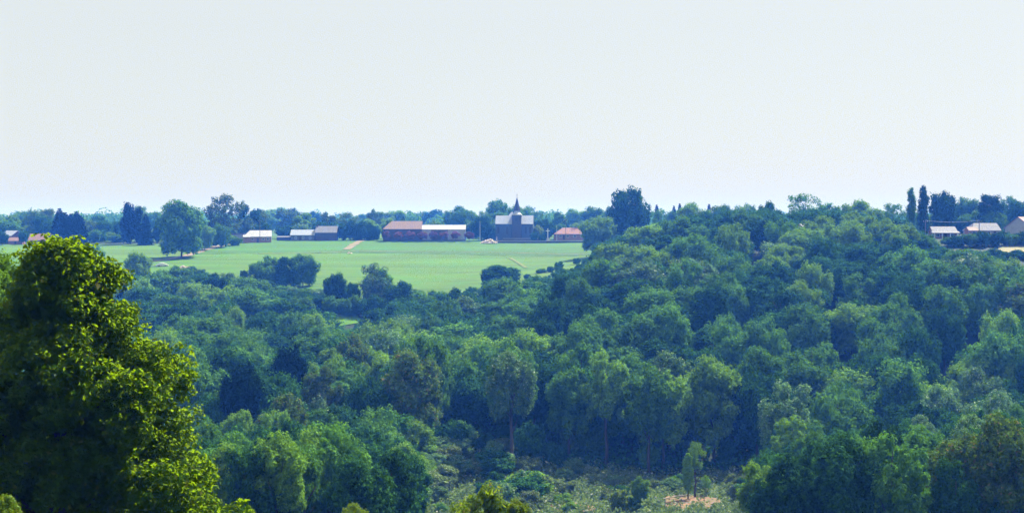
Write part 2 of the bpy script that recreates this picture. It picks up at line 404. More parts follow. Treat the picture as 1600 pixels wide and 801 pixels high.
def crown_mesh(name, seed, n_lobes=34, rz=1.0, lobe=(0.26, 0.42), cards=15000, card=0.045, low=-0.7, keep=0.9, spread=0.72, filler=0.22, taper=0.0, flat=0.0, tufts=46, broad=.28):
    """a leafy crown: leaf clumps over many overlapping boughs; radius 1, height 2*rz"""
    rng = np.random.RandomState(seed)
    d = sph(rng, n_lobes * 3); d = d[d[:, 2] > low][:n_lobes]
    n = len(d)
    r = rng.uniform(*lobe, n)
    L = d * (rng.uniform(spread - 0.14, spread + 0.1, (n, 1)))
    L[:, 2] *= rz
    if taper: L[:, :2] *= (1 - taper * (L[:, 2:3] / rz + 1) / 2)
    L[:, 0] *= rng.uniform(.88, 1.1); L[:, 1] *= rng.uniform(.88, 1.1)
    ni = max(4, n // 4)
    L = np.vstack([L, rng.uniform(-.35, .35, (ni, 3)) * (1, 1, rz)]); r = np.append(r, rng.uniform(lobe[1], lobe[1] * 1.25, ni))
    if flat: L[:, 2] = np.where(L[:, 2] < -flat * rz, -flat * rz + (L[:, 2] + flat * rz) * .3, L[:, 2])
    dens = rng.uniform(0.6, 1.2, len(r))
    p = r ** 2 * dens; idx = rng.choice(len(r), cards, p=p / p.sum())
    # every bough carries its own leaf tufts with dark gaps between them
    nt_ = tufts
    tw = sph(rng, nt_ * len(r), 0.15).reshape(len(r), nt_, 3)
    tr_ = rng.uniform(.74, 1.06, (len(r), nt_))
    k = rng.randint(0, nt_, cards)
    b_ = sph(rng, cards, 0.45)
    tz = rng.uniform(.16, .30, (len(r), nt_))
    P = L[idx] + r[idx][:, None] * (tw[idx, k] * tr_[idx, k][:, None] + b_ * (tz[idx, k] * rng.uniform(.7, 1.05, cards))[:, None])
    dd = tw[idx, k] * .55 + b_ * .75
    D2 = np.sqrt(((P[:, None] - L[None]) ** 2).sum(-1)) / r[None]
    D2[np.arange(cards), idx] = 9
    inside = D2.min(1) < 0.66
    ok = ~inside | (rng.rand(cards) < 0.10)
    P = P[ok]; dd = dd[ok]
    n2 = len(P)
    N = dd * 1.0 + np.array([0.05, 0.12, .35]) + rng.normal(size=(n2, 3)) * .36
    S = card * rng.uniform(.55, 1.2, n2)
    nf = int(cards * filler)  # oversized inner cards, added to stop light passing through the crown
    fi = rng.choice(len(r), nf); PF = L[fi] + sph(rng, nf) * (r[fi] * rng.uniform(.1, .74, nf))[:, None]
    P = np.vstack([P, PF]); N = np.vstack([N, sph(rng, nf)]); S = np.append(S, card * rng.uniform(1.6, 2.8, nf))
    if broad: P[:, :2] *= (1 + broad * np.clip(P[:, 2:3] / rz, -.2, 1))
    rad = np.percentile(np.hypot(P[:, 0], P[:, 1]), 98.5); z0, z1 = np.percentile(P[:, 2], (.3, 99.7))
    P[:, :2] /= rad; P[:, 2] = ((P[:, 2] - z0) / (z1 - z0) * 2 - 1) * rz
    if keep < 1:
        q = rng.rand(len(P)) < keep; P = P[q]; N = N[q]; S = S[q]
    return card_mesh(name, P, N, S, rng)

def conifer_mesh(name, seed, aspect=2.6, cards=17000, card=0.06, tiers=22):
    rng = np.random.RandomState(seed)
    h_ = rng.rand(cards) ** 0.75                      # 0 bottom .. 1 top, more at the bottom
    h_ = 1 - h_; h_ = rng.beta(1.1, 1.7, cards)
    t = np.floor(h_ * tiers) / tiers
    az = rng.rand(cards) * 2 * np.pi
    br = np.floor(az / (2 * np.pi) * 11 + t * 37) 
    jag = 0.72 + 0.28 * np.sin(br * 12.9898 + t * 78.2) ** 2
    rad = (1 - t) ** 0.62 * jag * np.sqrt(rng.rand(cards)) ** 0.6
    rad = np.maximum(rad, 0.03)
    z = (t * 2 - 1) * aspect - rad * 0.22 + rng.normal(0, .03, cards) * aspect * .5 + 0.06
    P = np.stack([np.cos(az) * rad, np.sin(az) * rad, z], -1)
    N = np.stack([np.cos(az) * .5, np.sin(az) * .5, np.full(cards, .8)], -1) + rng.normal(size=(cards, 3)) * .45
    return card_mesh(name, P, N, card * rng.uniform(.7, 1.5, cards), rng, 1.3)

FORMS = {}   # form -> list of (mesh, rz)
def reg(form, me, rz): FORMS.setdefault(form, []).append((me, rz))
for i in range(4):
    reg('round', crown_mesh('crown_round', 11 + i, 46, 1.0, (.19, .36), 20000, .042, spread=.76), 1.0)
for i in range(4):
    reg('domed', crown_mesh('crown_domed', 31 + i, 50, .82, (.17, .31), 20000, .042, spread=.78, flat=.45), .82)
for i in range(3):
    reg('tall', crown_mesh('crown_tall', 51 + i, 54, 1.5, (.20, .36), 22000, .045, spread=.76), 1.5)
for i in range(3):
    reg('ragged', crown_mesh('crown_ragged', 71 + i, 40, 1.1, (.14, .28), 15000, .045, spread=.84, filler=.2), 1.1)
for i in range(2):
    reg('airy', crown_mesh('crown_airy', 91 + i, 40, 1.0, (.13, .24), 9000, .040, spread=.80, filler=.05), 1.0)
for i in range(2):
    reg('column', crown_mesh('crown_column', 111 + i, 90, 4.2, (.34, .60), 18000, .085, low=-1, spread=.72, broad=0, taper=.45, tufts=30), 4.2)
for i in range(3):
    reg('conifer', conifer_mesh('crown_conifer', 131 + i, 2.2), 2.2)
for i in range(3):
    reg('bush', crown_mesh('crown_bush', 151 + i, 24, .75, (.22, .40), 7000, .06, flat=.5, tufts=24), .75)
for i in range(3):   # finer leaves for the trees that stand nearer
    reg('near_round', crown_mesh('crown_near', 171 + i, 52, 1.15, (.17, .32), 26000, .043, spread=.78), 1.15)
for i in range(3):
    reg('near_tall', crown_mesh('crown_near_tall', 191 + i, 52, 1.6, (.17, .32), 28000, .045, spread=.78), 1.6)

def trunk_mesh(name, seed, lean=.04, limbs=6):
    """height 1, radius about .02; limbs in the upper half"""
    rng = random.Random(seed); m = MB()
    pts = [(0, 0, -0.08)]; x = y = 0
    for k in range(1, 7):
        x += rng.uniform(-lean, lean) * .5; y += rng.uniform(-lean, lean) * .5; pts.append((x, y, k / 6 * .96))
    m.tube(pts, [.034, .024, .020, .017, .013, .009, .004], 8)
    for k in range(limbs):
        zz = rng.uniform(.35, .78); a = rng.uniform(0, 6.28); l = rng.uniform(.14, .30)
        i = int(zz / .16); bx, by, bz = pts[min(i, 6)]
        p0 = (bx, by, bz); p1 = (bx + math.cos(a) * l * .5, by + math.sin(a) * l * .5, bz + l * .45); p2 = (bx + math.cos(a) * l, by + math.sin(a) * l, bz + l * .95)
        m.tube([p0, p1, p2], [.010, .007, .002], 6)
    return m.mesh(name, M['bark'], True)
TRUNKS = [trunk_mesh('trunk', s) for s in range(5)]

TONE = {'dark': 'leaf_dark', 'mid green': 'leaf_mid', 'fresh green': 'leaf_fresh', 'pale': 'leaf_pale', 'olive': 'leaf_olive', 'blackish': 'needle', 'bronze': 'leaf_bronze', 'yellow-green': 'leaf_young', 'scrub': 'scrub'}
TREES = []
_tr = random.Random(99)
def tree(X, Y, height, width, form, tone, base=0.28, name='broadleaf_tree', label=None, cat='tree', group=None, pale_bark=False, trunk=True, sink=0.0):
    z = h(X, Y) - sink
    root = empty(name, (X, Y, z), _tr.uniform(0, 6.28))
    me, rz = _tr.choice(FORMS[form])
    ch = height * (1 - base)
    if form in ('round', 'domed', 'near_round', 'ragged', 'airy'):      # broad crowns stay broad, the rest of the height is trunk
        if ch > width * 1.3: ch = width * 1.3; base = 1 - ch / height
    c = bpy.data.objects.new('crown' if trunk else 'leaves', me)
    if not me.materials: me.materials.append(M['leaf_mid'])
    link(c, root)
    c.material_slots[0].link = 'OBJECT'; c.material_slots[0].material = M[TONE[tone]]
    c.scale = (width / 2, width / 2, ch / 2 / rz)
    c.location = (0, 0, height - ch / 2)
    if trunk:
        t = bpy.data.objects.new('trunk', _tr.choice(TRUNKS)); link(t, root)
        s = height * .93; t.scale = (s * .66, s * .66, s)
        if pale_bark: t.material_slots[0].link = 'OBJECT'; t.material_slots[0].material = M['bark_pale']
    tag(root, label, cat, group)
    TREES.append(dict(o=root, X=X, Y=Y, h=height, w=width, base=base, form=form, tone=tone, z=z, auto=label is None))
    return root

def px_tree(x, ytop, wpx, D, form, tone, base=.28, **k):
    """a tree whose place and size were measured on the photograph"""
    X = (x - 800) / F * D
    z = h(X, D); top = EYE + (340 - ytop) / F * D
    ht = max(2.0, top - z)
    return tree(X, D, ht, min(wpx * D / F, ht / .42), form, tone, base, **k)

exec_later = []
# ------------------------------------------------------------------ buildings
def windows(parent, spots, face_y, w_, h_, frame_mat):
    for (x, z) in spots:
        f = MB(); t_ = .12
        f.box(x - w_ / 2 - t_, x + w_ / 2 + t_, face_y - .06, face_y + .05, z - t_, z); f.box(x - w_ / 2 - t_, x + w_ / 2 + t_, face_y - .06, face_y + .05, z + h_, z + h_ + t_)
        f.box(x - w_ / 2 - t_, x - w_ / 2, face_y - .06, face_y + .05, z, z + h_); f.box(x + w_ / 2, x + w_ / 2 + t_, face_y - .06, face_y + .05, z, z + h_)
        f.box(x - .04, x + .04, face_y - .05, face_y + .05, z, z + h_)
        o = f.build('window', frame_mat, parent)
        MB().box(x - w_ / 2, x + w_ / 2, face_y - .03, face_y + .04, z, z + h_).build('pane', M['glass'], o)

def gable(parent, x0, x1, y0, y1, eave, ridge, wall, roof, z0=-1.2, over=.45, hip=0.0, name='wall'):
    """walls and a pitched roof, the ridge along x; hip = how far the ridge stops short of the left end"""
    ym = (y0 + y1) / 2
    m = MB(); m.prism_x(x0, x1, [(y0, z0), (y1, z0), (y1, eave), (ym, ridge if not hip else eave + .05), (y0, eave)]) 
    m.build(name, wall, parent)
    t = .22; s = (ridge - eave) / (ym - y0)
    m = MB()
    oy = over; e = eave - s * oy
    xl, xr = x0 - over * .6, x1 + over * .6
    hl = x0 + hip if hip else xl
    for sg, yy in ((1, y0 - oy), (-1, y1 + oy)):
        a = [(xl, yy, e + .04), (xr, yy, e + .04), (xr, ym, ridge + .04), (hl, ym, ridge + .04)]
        bt = [(p[0], p[1], p[2] + t) for p in a]
        m.add(a + bt, [(3, 2, 1, 0), (4, 5, 6, 7), (0, 1, 5, 4), (1, 2, 6, 5), (2, 3, 7, 6), (3, 0, 4, 7)])
    if hip:
        a = [(xl, y0 - oy, e + .05), (hl, ym, ridge + .05), (xl, y1 + oy, e + .05)]
        m.add(a + [(p[0] - .02, p[1], p[2] + t) for p in a], [(0, 1, 2), (5, 4, 3), (0, 3, 4, 1), (1, 4, 5, 2), (2, 5, 3, 0)])
    return m.build('roof', roof, parent)

def site(name, x, D, label, cat, rz=0.0, ybase=None, group=None):
    X = (x - 800) / F * D
    z = h(X, D) if ybase is None else EYE - (ybase - 340) / F * D
    return tag(empty(name, (X, D, z), rz), label, cat, group)

# church
s_ = 700 / F
ch = site('church', 803, 705, 'grey stone village church with a dark pointed spire behind the churchyard wall', 'church', R(-4), 374)
gable(ch, -10.2, 10.4, 0, 9.5, 8.6, 12.9, M['stone_church'], M['slate_pale'], over=.3)
gable_r = MB()   # lean-to wing on the left with its sloping roof against the tower
gable_r.prism_x(-6.6, -1.2, [(-1.8, -1.2), (-.02, -1.2), (-.02, 8.5), (-1.8, 8.3)]); gable_r.build('side_wing', M['stone_church'], ch)
MB().add([(-6.9, -2.1, 8.4), (-.9, -2.1, 8.4), (-.9, 4.6, 15.0), (-1.6, 4.6, 15.0), (-6.9, -2.1, 8.62), (-.9, -2.1, 8.62), (-.9, 4.6, 15.2), (-1.6, 4.6, 15.2)],
         [(3, 2, 1, 0), (4, 5, 6, 7), (0, 1, 5, 4), (1, 2, 6, 5), (2, 3, 7, 6), (3, 0, 4, 7)]).build('wing_roof', M['slate_pale'], ch)
tw = MB().box(-.9, 4.1, -2.6, 4.9, -1.2, 13.3).build('tower', M['stone_dark'], ch)
MB().box(-1.1, 4.3, -2.8, 5.1, 13.3, 13.75).build('cornice', M['stone_cap'], tw)
m = MB(); cx, cyy = 1.6, 1.15     # flared skirt then needle spire, eight-sided
rings = [(3.75, 13.75), (2.3, 14.9), (2.15, 15.7), (1.32, 18.6), (.10, 23.2)]
for r_, z_ in rings:
    for k in range(8):
        a = math.pi / 8 + k * math.pi / 4; m.v.append((cx + math.cos(a) * r_ * (1 if z_ > 14 else .98), cyy + math.sin(a) * r_, z_))
for i in range(2, 4):
    for k in range(8): m.f.append((i * 8 + k, i * 8 + (k + 1) % 8, i * 8 + 8 + (k + 1) % 8, i * 8 + 8 + k))
m.f.append(tuple(32 + k for k in range(8)))
sp = m.build('spire', M['spire_slate'], ch)
m = MB()
for r_, z_ in rings[:3]:
    for k in range(8):
        a = math.pi / 8 + k * math.pi / 4; m.v.append((cx + math.cos(a) * r_ * .78, cyy + math.sin(a) * r_, z_))
for i in range(2):
    for k in range(8): m.f.append((i * 8 + k, i * 8 + (k + 1) % 8, i * 8 + 8 + (k + 1) % 8, i * 8 + 8 + k))
m.build('spire_skirt', M['slate_pale'], ch)
m = MB().tube([(cx, cyy, 23.0), (cx, cyy, 25.6)], [.10, .06], 6); m.box(cx - .55, cx + .55, cyy - .06, cyy + .06, 24.3, 24.45); m.build('spire_cross', M['dark_wood'], sp)
windows(ch, [(-8.6, 3.4), (6.6, 3.4), (9.0, 3.4)], 0, 1.0, 3.4, M['stone_dark'])
windows(ch, [(-3.6, 3.0)], -1.8, 1.1, 4.0, M['render_grey'])
windows(ch, [(1.6, 10.2)], -2.6, 1.2, 1.9, M['stone_church'])

# churchyard wall with pale coping
wl = site('churchyard_wall', 842, 688, 'long dark stone retaining wall along the front of the churchyard', 'wall', 0, 383)
L0, L1 = (777 - 842) * .344, (918 - 842) * .344
MB().box(L0, L1, 0, .7, -1.5, 2.2).build('wall_face', M['stone_dark'], wl)
MB().box(L0 - .1, L1, -.12, .82, 2.2, 2.42).build('coping', M['stone_cap'], wl)
MB().prism_x(-.3, .3, [(0, -1.5), (7, -1.5), (7, 4.6), (0, 2.4)]).build('return_wall', M['stone_dark'], wl).location = (L0 - .32, 0, 0)
wl2 = site('terrace_wall', 812, 697, 'low stone wall with light capping just beneath the church', 'wall', 0, 375)
MB().box(-9, 11, 0, .5, -1, .75).build('wall_face', M['stone_dark'], wl2); MB().box(-9.1, 11.1, -.1, .6, .75, .95).build('coping', M['stone_cap'], wl2)

# calvary cross
cr = site('wayside_cross', 856, 692, 'tall white cross standing in the churchyard right of the church', 'cross', 0, 374)
MB().box(-.7, .7, -.7, .7, -1, .6).box(-.45, .45, -.45, .45, .6, 1.0).build('plinth', M['stone_cap'], cr)
MB().box(-.19, .19, -.15, .15, 1.0, 6.0).box(-1.2, -.19, -.14, .14, 4.5, 4.85).box(.19, 1.2, -.14, .14, 4.5, 4.85).build('cross_shaft', M['white'], cr)

# long barn (tiled) and long pale shed
bn = site('tiled_barn', 628, 700, 'long barn under a brown tiled roof, hipped at one end', 'barn', 0, 373)
gable(bn, -10.3, 10.6, 0, 11, 5.4, 9.4, M['brick'], M['tile_brown'], hip=4.2)
MB().box(-7.2, -4.2, -.06, .04, -.5, 3.8).build('barn_door', M['dark_wood'], bn); MB().box(3.2, 6.4, -.06, .04, -.5, 3.8).build('barn_door', M['dark_wood'], bn)
windows(bn, [(-1.5, 2.2), (1.2, 2.2), (8.2, 2.2)], 0, 1.0, 1.2, M['dark_wood'])
sh = site('long_shed', 692, 700, 'long low shed with a pale sheet roof joined to the tiled barn', 'shed', 0, 373)
gable(sh, -11.6, 12.2, .6, 9.5, 5.1, 7.3, M['render_grey'], M['sheet_roof'], over=.35)
MB().box(2.6, 12.0, .5, .64, -.6, 5.0).build('wall_panel', M['render_pale'], sh)
MB().box(-11.4, -6.4, .5, .64, -.6, 5.0).build('wall_panel', M['render_pale'], sh)
MB().box(-5.8, -1.2, .48, .64, -.6, 4.1).build('shed_door', M['dark_wood'], sh)

# slate barn pair and low shed
b2 = site('slate_barn', 510, 705, 'tall barn with a grey slate roof and a small chimney', 'barn', R(2), 375.5)
rf = gable(b2, -6.0, 5.6, 0, 8.5, 4.4, 7.6, M['brick'], M['slate'])
MB().box(-5.6, -4.9, 3.8, 4.7, 6.6, 8.6).build('chimney', M['brick'], rf)
MB().box(-1.4, 1.4, -.06, .04, -.5, 3.2).build('barn_door', M['dark_wood'], b2)
b3 = site('stone_cottage', 473, 705, 'low cottage under a pale slate roof adjoining the slate barn', 'cottage', R(2), 376)
gable(b3, -6.6, 6.4, 0, 7.5, 3.2, 5.8, M['render_grey'], M['slate_pale'])
windows(b3, [(-3.8, 1.1), (0.2, 1.1), (4.0, 1.1)], 0, .9, 1.1, M['white']); MB().box(-1.9, -.9, -.06, .04, -.3, 2.0).build('door', M['dark_wood'], b3)
b4 = site('lean_to_shed', 443, 708, 'small dark flat shed between the white-roofed farmhouse and the cottage', 'shed', 0, 376)
MB().box(-3.8, 3.6, 0, 5, -1, 1.9).build('wall', M['stone_dark'], b4); MB().prism_x(-4.0, 3.8, [(-.3, 1.92), (5.3, 2.3), (5.3, 2.5), (-.3, 2.1)]).build('roof', M['slate'], b4)
MB().box(-.9, .9, -.05, .04, -.5, 1.6).build('door', M['dark_wood'], b4)

# white-roofed farmhouse
b5 = site('farmhouse', 402, 690, 'brick farmhouse with a bright white hipped roof', 'farmhouse', R(10), 378)
gable(b5, -7.2, 7.4, 0, 8, 3.0, 6.0, M['brick_pink'], M['sheet_roof'], hip=.01 + 3.2)
windows(b5, [(-2.5, 1.0), (3.2, 1.0), (5.6, 1.0)], 0, 1.1, 1.2, M['white']); MB().box(-.3, .8, -.06, .04, -.4, 2.1).build('door', M['dark_wood'], b5)
MB().box(-7.25, -3.8, -2.6, -.02, -1.2, 2.7).build('porch', M['brick_pink'], b5); MB().prism_x(-7.5, -3.6, [(-3.0, 2.72), (-.1, 3.6), (-.1, 3.8), (-3.0, 2.9)]).build('porch_roof', M['sheet_roof'], b5)
b6 = site('open_shed', 367, 700, 'dark flat-roofed shed half hidden by trees beside the white-roofed farmhouse', 'shed', R(6), 378)
MB().box(-4.6, 4.6, 0, 5, -1, 4.2).build('wall', M['render_pale'], b6); MB().box(-5.1, 5.0, -.6, 5.4, 4.2, 4.6).build('roof', M['dark_wood'], b6)
MB().box(-2.9, -.9, -.05, .04, -.5, 2.2).build('door', M['dark_wood'], b6)

# red roofed hall right of the churchyard
b7 = site('red_roofed_hall', 905, 720, 'low brick hall with a wide red tiled roof behind the churchyard', 'building', 0, 373)
gable(b7, -14, 14, 0, 11, 2.7, 5.9, M['brick_pink'], M['tile_red'], hip=5.0)
windows(b7, [(-10.5, .9), (-6.5, .9), (-2.5, .9), (1.5, .9)], 0, 1.3, 1.2, M['white']); MB().box(-9.2, -8.1, -.06, .04, -.4, 2.1).build('door', M['dark_wood'], b7)

# left-hand farm
b8 = site('gabled_farmhouse', 19, 690, 'small dark gabled farmhouse with one pale roof slope', 'farmhouse', R(-35), 380)
gable(b8, -4.8, 4.8, -3.5, 3.5, 4.2, 6.6, M['brick'], M['slate_pale'])
windows(b8, [(-2.6, 1.2), (2.6, 1.2)], -3.5, 1, 1.2, M['white']); MB().box(-.6, .5, -3.56, -3.46, -.4, 2.0).build('door', M['dark_wood'], b8)
b8b = site('pink_outhouse', 24, 680, 'pink brick outhouse in front of the small gabled farmhouse', 'outhouse', 0, 380)
gable(b8b, -3.8, 3.8, 0, 4, 1.2, 2.9, M['brick_pink'], M['tile_pink'], over=.2); MB().box(-.5, .5, -.05, .04, -.4, 1.0).build('door', M['dark_wood'], b8b)
b9 = site('pink_roofed_cottage', 61, 690, 'low cottage with a pink tiled roof left of the conifer clump', 'cottage', 0, 380)
gable(b9, -5.8, 6.2, 0, 7, 1.8, 4.9, M['brick_pink'], M['tile_pink']); windows(b9, [(-3.5, .5), (3.2, .5)], 0, 1, .9, M['white']); MB().box(-.6, .5, -.05, .04, -.4, 1.5).build('door', M['dark_wood'], b9)

# houses at the right-hand skyline
c1 = site('gabled_house', 1600, 436, 'tall pale gabled house with an orange tiled roof above the dry meadow', 'house', R(52), None)
c1.location.z = EYE - (372 - 340) / F * 436
gable(c1, -6.4, 6.0, -4.4, 4.4, 3.5, 7.0, M['render_pale'], M['tile_pink'])
windows(c1, [(-3.5, 1.0), (0, 1.0), (3.4, 1.0)], -4.4, 1, 1.3, M['white']); MB().box(1.2, 2.2, -4.46, -4.36, -.4, 2.1).build('door', M['dark_wood'], c1)
c2 = site('white_roofed_bungalow', 1540, 452, 'bungalow with a broad white roof near the orange-roofed gabled house', 'bungalow', R(4), 366)
gable(c2, -5.0, 5.4, 0, 7, 1.4, 3.7, M['render_pale'], M['slate'], hip=2.2)
windows(c2, [(-2.6, .1), (1.2, .1)], 0, 1, .9, M['white']); MB().box(2.9, 3.8, -.05, .04, -.8, 1.1).build('door', M['dark_wood'], c2)
c2b = site('brick_annexe', 1522, 449, 'small brick annexe at the end of the white-roofed bungalow', 'annexe', R(4), 365)
gable(c2b, -1.9, 1.5, 0, 3.5, 1.0, 2.1, M['brick_pink'], M['tile_brown'], over=.2); MB().box(-.4, .4, -.05, .04, -.5, .8).build('door', M['dark_wood'], c2b)
c3 = site('dark_roofed_bungalow', 1477, 452, 'low bungalow with a dark raised roof and pale veranda beside the poplars', 'bungalow', R(-4), 371)
gable(c3, -4.2, 4.0, 0, 7, 2.0, 3.6, M['brick_pink'], M['slate'])
MB().prism_x(-5.0, 4.6, [(-2.4, 1.5), (.1, 2.0), (.1, 2.2), (-2.4, 1.7)]).build('veranda_roof', M['slate'], c3)
for x in (-4.2, -1.6, 1.2, 3.8): MB().box(x - .12, x + .12, -2.3, -2.1, -1, 1.55).build('veranda_post', M['white'], c3)
MB().box(-.5, .5, -.05, .04, -.6, 1.5).build('door', M['dark_wood'], c3); windows(c3, [(-2.6, .3), (2.4, .3)], 0, 1, .9, M['white'])
c4 = site('small_white_house', 1256, 418, 'small white house gable glimpsed among the treetops', 'house', R(55), None)
c4.location.z = EYE - (372 - 340) / F * 418
gable(c4, -3.6, 3.6, -2.6, 2.6, 2.6, 4.4, M['white'], M['sheet_roof']); windows(c4, [(0, .9)], -2.6, .9, 1.1, M['dark_wood'])

# poles and wires
def pole(x, D, ytop, ybase, mat, label, arms=True):
    p = site('utility_pole', x, D, label, 'pole', 0, ybase, 'utility poles around the village')
    hh = (ybase - ytop) / F * D
    MB().tube([(0, 0, -1), (0, 0, hh)], [.17, .11], 8).build('post', M[mat], p)
    if arms: MB().box(-.8, .8, -.06, .06, hh - .6, hh - .48).build('crossarm', M[mat], p)
    for sx in ((-.7, .7) if arms else (0,)):
        MB().tube([(sx, 0, hh - (.48 if arms else 0)), (sx, 0, hh - (.2 if arms else -.25))], [.06, .05], 6).build('insulator', M['white'], p)
    return p.location + Vector((0, 0, hh))
P1 = pole(406, 684, 344, 378, 'pole_wood', 'dark utility pole in front of the white-roofed farmhouse')
P2 = pole(884, 705, 342, 373, 'pole_wood', 'dark utility pole in front of the red-roofed hall')
P3 = pole(750, 694, 346, 373, 'pole_grey', 'pale utility pole between the long shed and the church', False)
P4 = pole(1530, 446, 344, 366, 'pole_wood', 'short utility pole behind the white-roofed bungalow')
P5 = pole(870, 712, 352, 373, 'pole_grey', 'thin pale pole between the white cross and the hall', False)
P6 = pole(1446, 455, 344, 370, 'pole_wood', 'utility pole half hidden behind the poplars')
def wire(a, b, sag, label, n=14):
    pts = [a.lerp(b, k / n) - Vector((0, 0, sag * 4 * (k / n) * (1 - k / n))) for k in range(n + 1)]
    tag(MB().tube(pts, [.045] * (n + 1), 5).build('power_line', M['pole_grey']), label, 'cable', 'power lines between the poles')
wire(P6, P4, .7, 'thin power line from the poplars to the white-roofed bungalow')
wire(P2, P5, .3, 'short thin cable from the dark pole towards the white cross')

# ------------------------------------------------------------------ heaps, posts
def heap(name, x, D, w_, d_, hh, mat, label, cat, seed, n=90, s=(.25, .7)):
    """a pile of separate lumps that is one heap"""
    rng = random.Random(seed); m = MB(); ico = [(0, 0, 1), (.9, 0, .2), (.3, .8, .1), (-.7, .5, .2), (-.7, -.6, .1), (.3, -.8, .25), (0, 0, -.7)]
    fc = [(0, 1, 2), (0, 2, 3), (0, 3, 4), (0, 4, 5), (0, 5, 1), (6, 2, 1), (6, 3, 2), (6, 4, 3), (6, 5, 4), (6, 1, 5)]
    X, Y, z = at(x, D)
    for k in range(n):
        a = rng.uniform(0, 6.28); r = math.sqrt(rng.random()); q = rng.uniform(*s)
        px, py = math.cos(a) * r * w_ / 2, math.sin(a) * r * d_ / 2; pz = hh * (1 - r * r) * rng.uniform(.2, 1)
        th = rng.uniform(0, 6.28)
        m.add([(px + (vx * math.cos(th) - vy * math.sin(th)) * q, py + (vx * math.sin(th) + vy * math.cos(th)) * q, pz + vz * q * .8) for vx, vy, vz in ico], fc)
    o = m.build(name, M[mat]); o.location = (X, Y, z + .3); return tag(o, label, cat)
heap('earth_heap', 764, 684, 9, 6, 2.2, 'rubble', 'heap of pale earth and stones at the churchyard wall end', 'heap', 1, 160, (.4, 1.0))
heap('stone_heap', 288, 545, 5.5, 3, 1.3, 'rubble', 'pinkish heap of stones at the bottom of the dirt track', 'heap', 2, 90, (.25, .6))
heap('soil_clod', 546, 620, 2.6, 2, .7, 'rubble', 'small mound of soil at the foot of the field path', 'heap', 3, 24, (.25, .5))
tp = site('covered_trailer', 253, 556, 'white sheeted low load parked beside the dirt track', 'trailer', R(14))
m = MB(); prof = [(-2.6, .7), (-1.8, 1.3), (-.4, 1.9), (.8, 1.7), (2.0, 1.2), (2.7, .8)]
m.prism_y(-1, 1.1, [(-2.7, .55)] + prof + [(2.8, .55)]); m.build('cover', M['tarp'], tp)
MB().box(-4.2, 2.6, -.95, 1.0, .35, .53).build('bed', M['tarp_blue'], tp)
for sx in (-1.2, 1.4):
    for sy in (-1.0, 1.0): MB().tube([(sx, sy - .12, .38), (sx, sy + .12, .38)], [.38, .38], 14).build('wheel', M['dark_wood'], tp)
for k, (x, y) in enumerate(((376, 400.5), (404, 399), (455, 397.5), (500, 396.5))):
    X, Y, z = hit(x, y)
    o = MB().tube([(0, 0, -.3), (0.02, 0, 1.5)], [.09, .07], 6).build('fence_post', M['pole_wood']); o.location = (X, Y, z)
    tag(o, ['weathered fence post nearest the dirt track', 'fence post on the grass balk below the white-roofed farmhouse', 'fence post on the grass balk below the low shed', 'fence post on the grass balk below the slate barn'][k], 'fence post', 'fence posts along the grass balk')

# ------------------------------------------------------------------ trees measured one by one on the photograph
T = px_tree
rg0 = random.Random(31)
T(283, 314, 73, 600, 'near_round', 'mid green', .09, name='oak_tree', label='lone spreading oak standing on the field beside the dirt track')
T(350, 304, 66, 690, 'airy', 'olive', .22, name='oak_tree', label='tall airy oak with sky showing through, behind the lone field oak')
T(320, 352, 34, 640, 'round', 'fresh green', .12, label='small fresh green tree between the lone oak and the airy oak')
T(345, 350, 32, 655, 'domed', 'mid green', .08, label='bushy low tree under the tall airy oak')
T(306, 340, 40, 680, 'round', 'dark', .1, label='dark bushy tree tucked behind the lone oak on its right')
for i, (x, y, w_) in enumerate(((93, 325, 40), (102, 331, 36), (111, 333, 38), (120, 330, 38), (126, 336, 32))):
    T(x, y, w_, 668 + 3 * (i % 2), 'conifer', 'blackish', .0, name='conifer_tree', cat='conifer', group='conifers in the dense clump',
      label=['tallest pointed conifer, at the outer end of the dense clump by the cottage', 'second spire of the dense conifer clump counted from the cottage', 'middle conifer of the dense dark clump', 'fourth conifer of the dense clump, twin-topped look', 'shortest conifer, at the clump end facing the fir pair'][i])
T(204, 317, 36, 680, 'tall', 'blackish', .05, name='conifer_tree', cat='conifer', label='tall broad dark fir left of the lone oak')
T(228, 334, 28, 672, 'conifer', 'blackish', .05, name='conifer_tree', cat='conifer', label='shorter pointed dark fir beside the tall broad fir')
T(218, 322, 26, 730, 'round', 'pale', .2, label='pale rounded treetop peeping out behind the tall broad fir')
T(37, 360, 17, 676, 'round', 'dark', .2, name='garden_tree', label='small round tree between the outhouse and the pink-roofed cottage')
T(2, 362, 22, 670, 'round', 'dark', .1, name='garden_tree', label='round tree at the frame edge beside the gabled farmhouse')
T(68, 336, 36, 740, 'domed', 'dark', .15, label='broad domed dark tree behind the pink-roofed cottage')
T(140, 383, 54, 520, 'domed', 'mid green', .1, label='big rounded tree at the field edge behind the foreground oak top')
T(215, 394, 46, 500, 'round', 'fresh green', .1, label='round soft green tree at the field corner below the firs')
T(247, 350, 20, 690, 'bush', 'dark', .05, label='dark bushy tree between the shorter fir and the lone oak')
T(806, 345, 1, 900, 'bush', 'dark', .05, trunk=False, name='hedge_bush', cat='bush', label='tiny bush hidden behind the church') if False else None
T(985, 295, 68, 590, 'domed', 'dark', .06, label='huge round dark tree dominating the skyline right of the church')
T(934, 339, 64, 575, 'round', 'fresh green', .08, label='open tree at the field corner below the huge round tree')
T(777, 313, 42, 800, 'domed', 'mid green', .15, label='large domed tree rising behind the church roof')
T(752, 338, 34, 712, 'round', 'dark', .05, label='dense dark round tree between the long shed and the church')
T(773, 343, 22, 722, 'bush', 'fresh green', .05, label='light green bushy tree touching the church wall')
